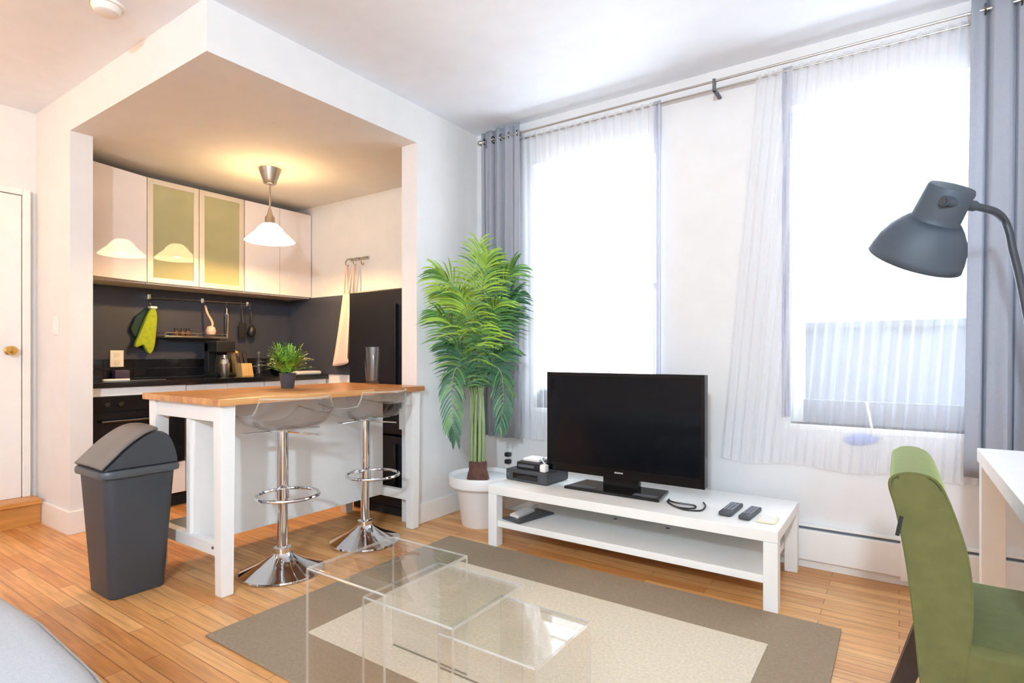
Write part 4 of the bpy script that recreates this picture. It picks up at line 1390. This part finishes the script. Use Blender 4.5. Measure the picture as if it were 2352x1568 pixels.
def drape(x0t, x1t, x0b, x1b, ztop, zbot, yc, amp, waves, nu, nv, seed=0, hem=0.0, irr=0.35):
    rn = random.Random(seed)
    ph = [rn.uniform(0, 6.28) for _ in range(4)]

    def fn(u, v):
        uu = u + irr * 0.03 * math.sin(u * 13 + ph[0])
        x = (x0t + (x1t - x0t) * uu) * (1 - v) + (x0b + (x1b - x0b) * uu) * v
        a = amp * (0.75 + 0.5 * v)
        y = yc + a * math.sin(2 * PI * waves * uu + ph[1] + 0.5 * v * math.sin(5 * u + ph[2]))
        y += a * 0.4 * math.sin(2 * PI * waves * 2.3 * uu + ph[3] + v)
        x += a * 0.5 * math.cos(2 * PI * waves * uu + ph[1])
        z = ztop + (zbot + hem * math.sin(u * 17 + ph[2]) - ztop) * v
        return (x, y, z)
    return B().sheet(fn, nu, nv)


g1 = thing('grommet_curtain', 'grey grommet curtain bunched left of the television window', 'curtain', (-2.3, 3.2, 0.54), 'grey curtains')
obj('fabric', drape(-2.46, -2.13, -2.44, -2.12, 2.675, 0.535, 3.20, 0.024, 4, 80, 20, 1), 'grey_curtain', g1, solid=0.002)
for k in range(5):
    x = -2.42 + k * 0.07
    obj('grommet', B().tube([(x, 3.20 + 0.022 * math.cos(a), RZ + 0.022 * math.sin(a)) for a in [2 * PI * i / 20 for i in range(20)]], 0.004, 6, closed=True), 'dark_chrome', g1)
g2 = thing('grommet_curtain', 'grey grommet curtain at the right edge behind the floor lamp', 'curtain', (0.6, 3.2, 0.57), 'grey curtains')
obj('fabric', drape(0.27, 0.95, 0.245, 0.98, 2.67, 0.568, 3.20, 0.024, 7, 120, 20, 5), 'grey_curtain', g2, solid=0.002)
for k in range(6):
    x = 0.31 + k * 0.12
    obj('grommet', B().tube([(x, 3.20 + 0.022 * math.cos(a), RZ + 0.022 * math.sin(a)) for a in [2 * PI * i / 20 for i in range(20)]], 0.004, 6, closed=True), 'dark_chrome', g2)
s1 = thing('sheer_curtain', 'white sheer curtain over the window behind the television', 'curtain', (-1.65, 3.26, 0.53), 'white sheer curtains')
obj('fabric', drape(-2.22, -1.18, -2.2, -1.19, 2.62, 0.53, 3.278, 0.009, 18, 220, 10, 3, hem=0.006), 'sheer', s1)
obj('gathered_edge', drape(-1.222, -1.168, -1.222, -1.172, 2.62, 0.53, 3.28, 0.008, 2.5, 24, 10, 8), 'grey_sheer', s1)
s2 = thing('sheer_curtain', 'white sheer curtain over the window behind the floor lamp', 'curtain', (-0.2, 3.26, 0.52), 'white sheer curtains')
obj('fabric', drape(-0.65, 0.55, -0.84, 0.42, 2.62, 0.525, 3.278, 0.008, 24, 260, 10, 4, hem=0.010), 'sheer', s2)
obj('gathered_edge', drape(-0.51, -0.462, -0.51, -0.47, 2.62, 0.78, 3.28, 0.008, 2.5, 24, 10, 9), 'grey_sheer', s2)

# duster hanging under the right sill
du = thing('duster', 'pale blue duster with a white handle under the right window sill', 'duster', (-0.12, 3.285, 0.72))
obj('handle', B().tube([(-0.133, 3.3085, 0.87), (-0.103, 3.3085, 0.70)], 0.0055, 8), 'white_lacquer', du)
hb = B().lathe([(0.0, -0.085), (0.02, -0.07), (0.028, -0.02), (0.022, 0.04), (0.0, 0.07)], (-0.145, 3.3085, 0.683), 18, M=Matrix.Rotation(math.radians(82), 4, 'Y'))
for v in hb.bm.verts:
    v.co.y = 3.3085 + (v.co.y - 3.3085) * 0.28
obj('head', hb, 'blue_fluff', du)

# ------------------------------------------------------------------ unseen ceiling lights: the entry's own and an added room fill
def unseen_ceiling_light(label, x, y, energy, color):
    t = thing('unseen_ceiling_light', label, 'lamp', (x, y, ZC))
    obj('mount', B().lathe([(0.17, ZC - 0.03), (0.17, ZC)], (x, y, 0), 32), 'brushed', t)
    obj('diffuser', B().lathe([(0.0, ZC - 0.10), (0.08, ZC - 0.09), (0.15, ZC - 0.05), (0.165, ZC - 0.03)], (x, y, 0), 32), 'diffuser_glow', t)
    add_light('unseen_ceiling_bulb', 'POINT', (x, y, ZC - 0.22), energy, color, 0.12)


unseen_ceiling_light('warm flush ceiling light by the entry door, outside the frame', -3.9, -0.1, 26, (1.0, 0.54, 0.17))
unseen_ceiling_light('added fill light over the rear of the room, outside the frame', 0.3, -1.9, 420, (0.66, 0.84, 1.0))  # made-up fixture, added to brighten the whole room
for o in bpy.data.objects:
    if '_local' in o:
        del o['_local']
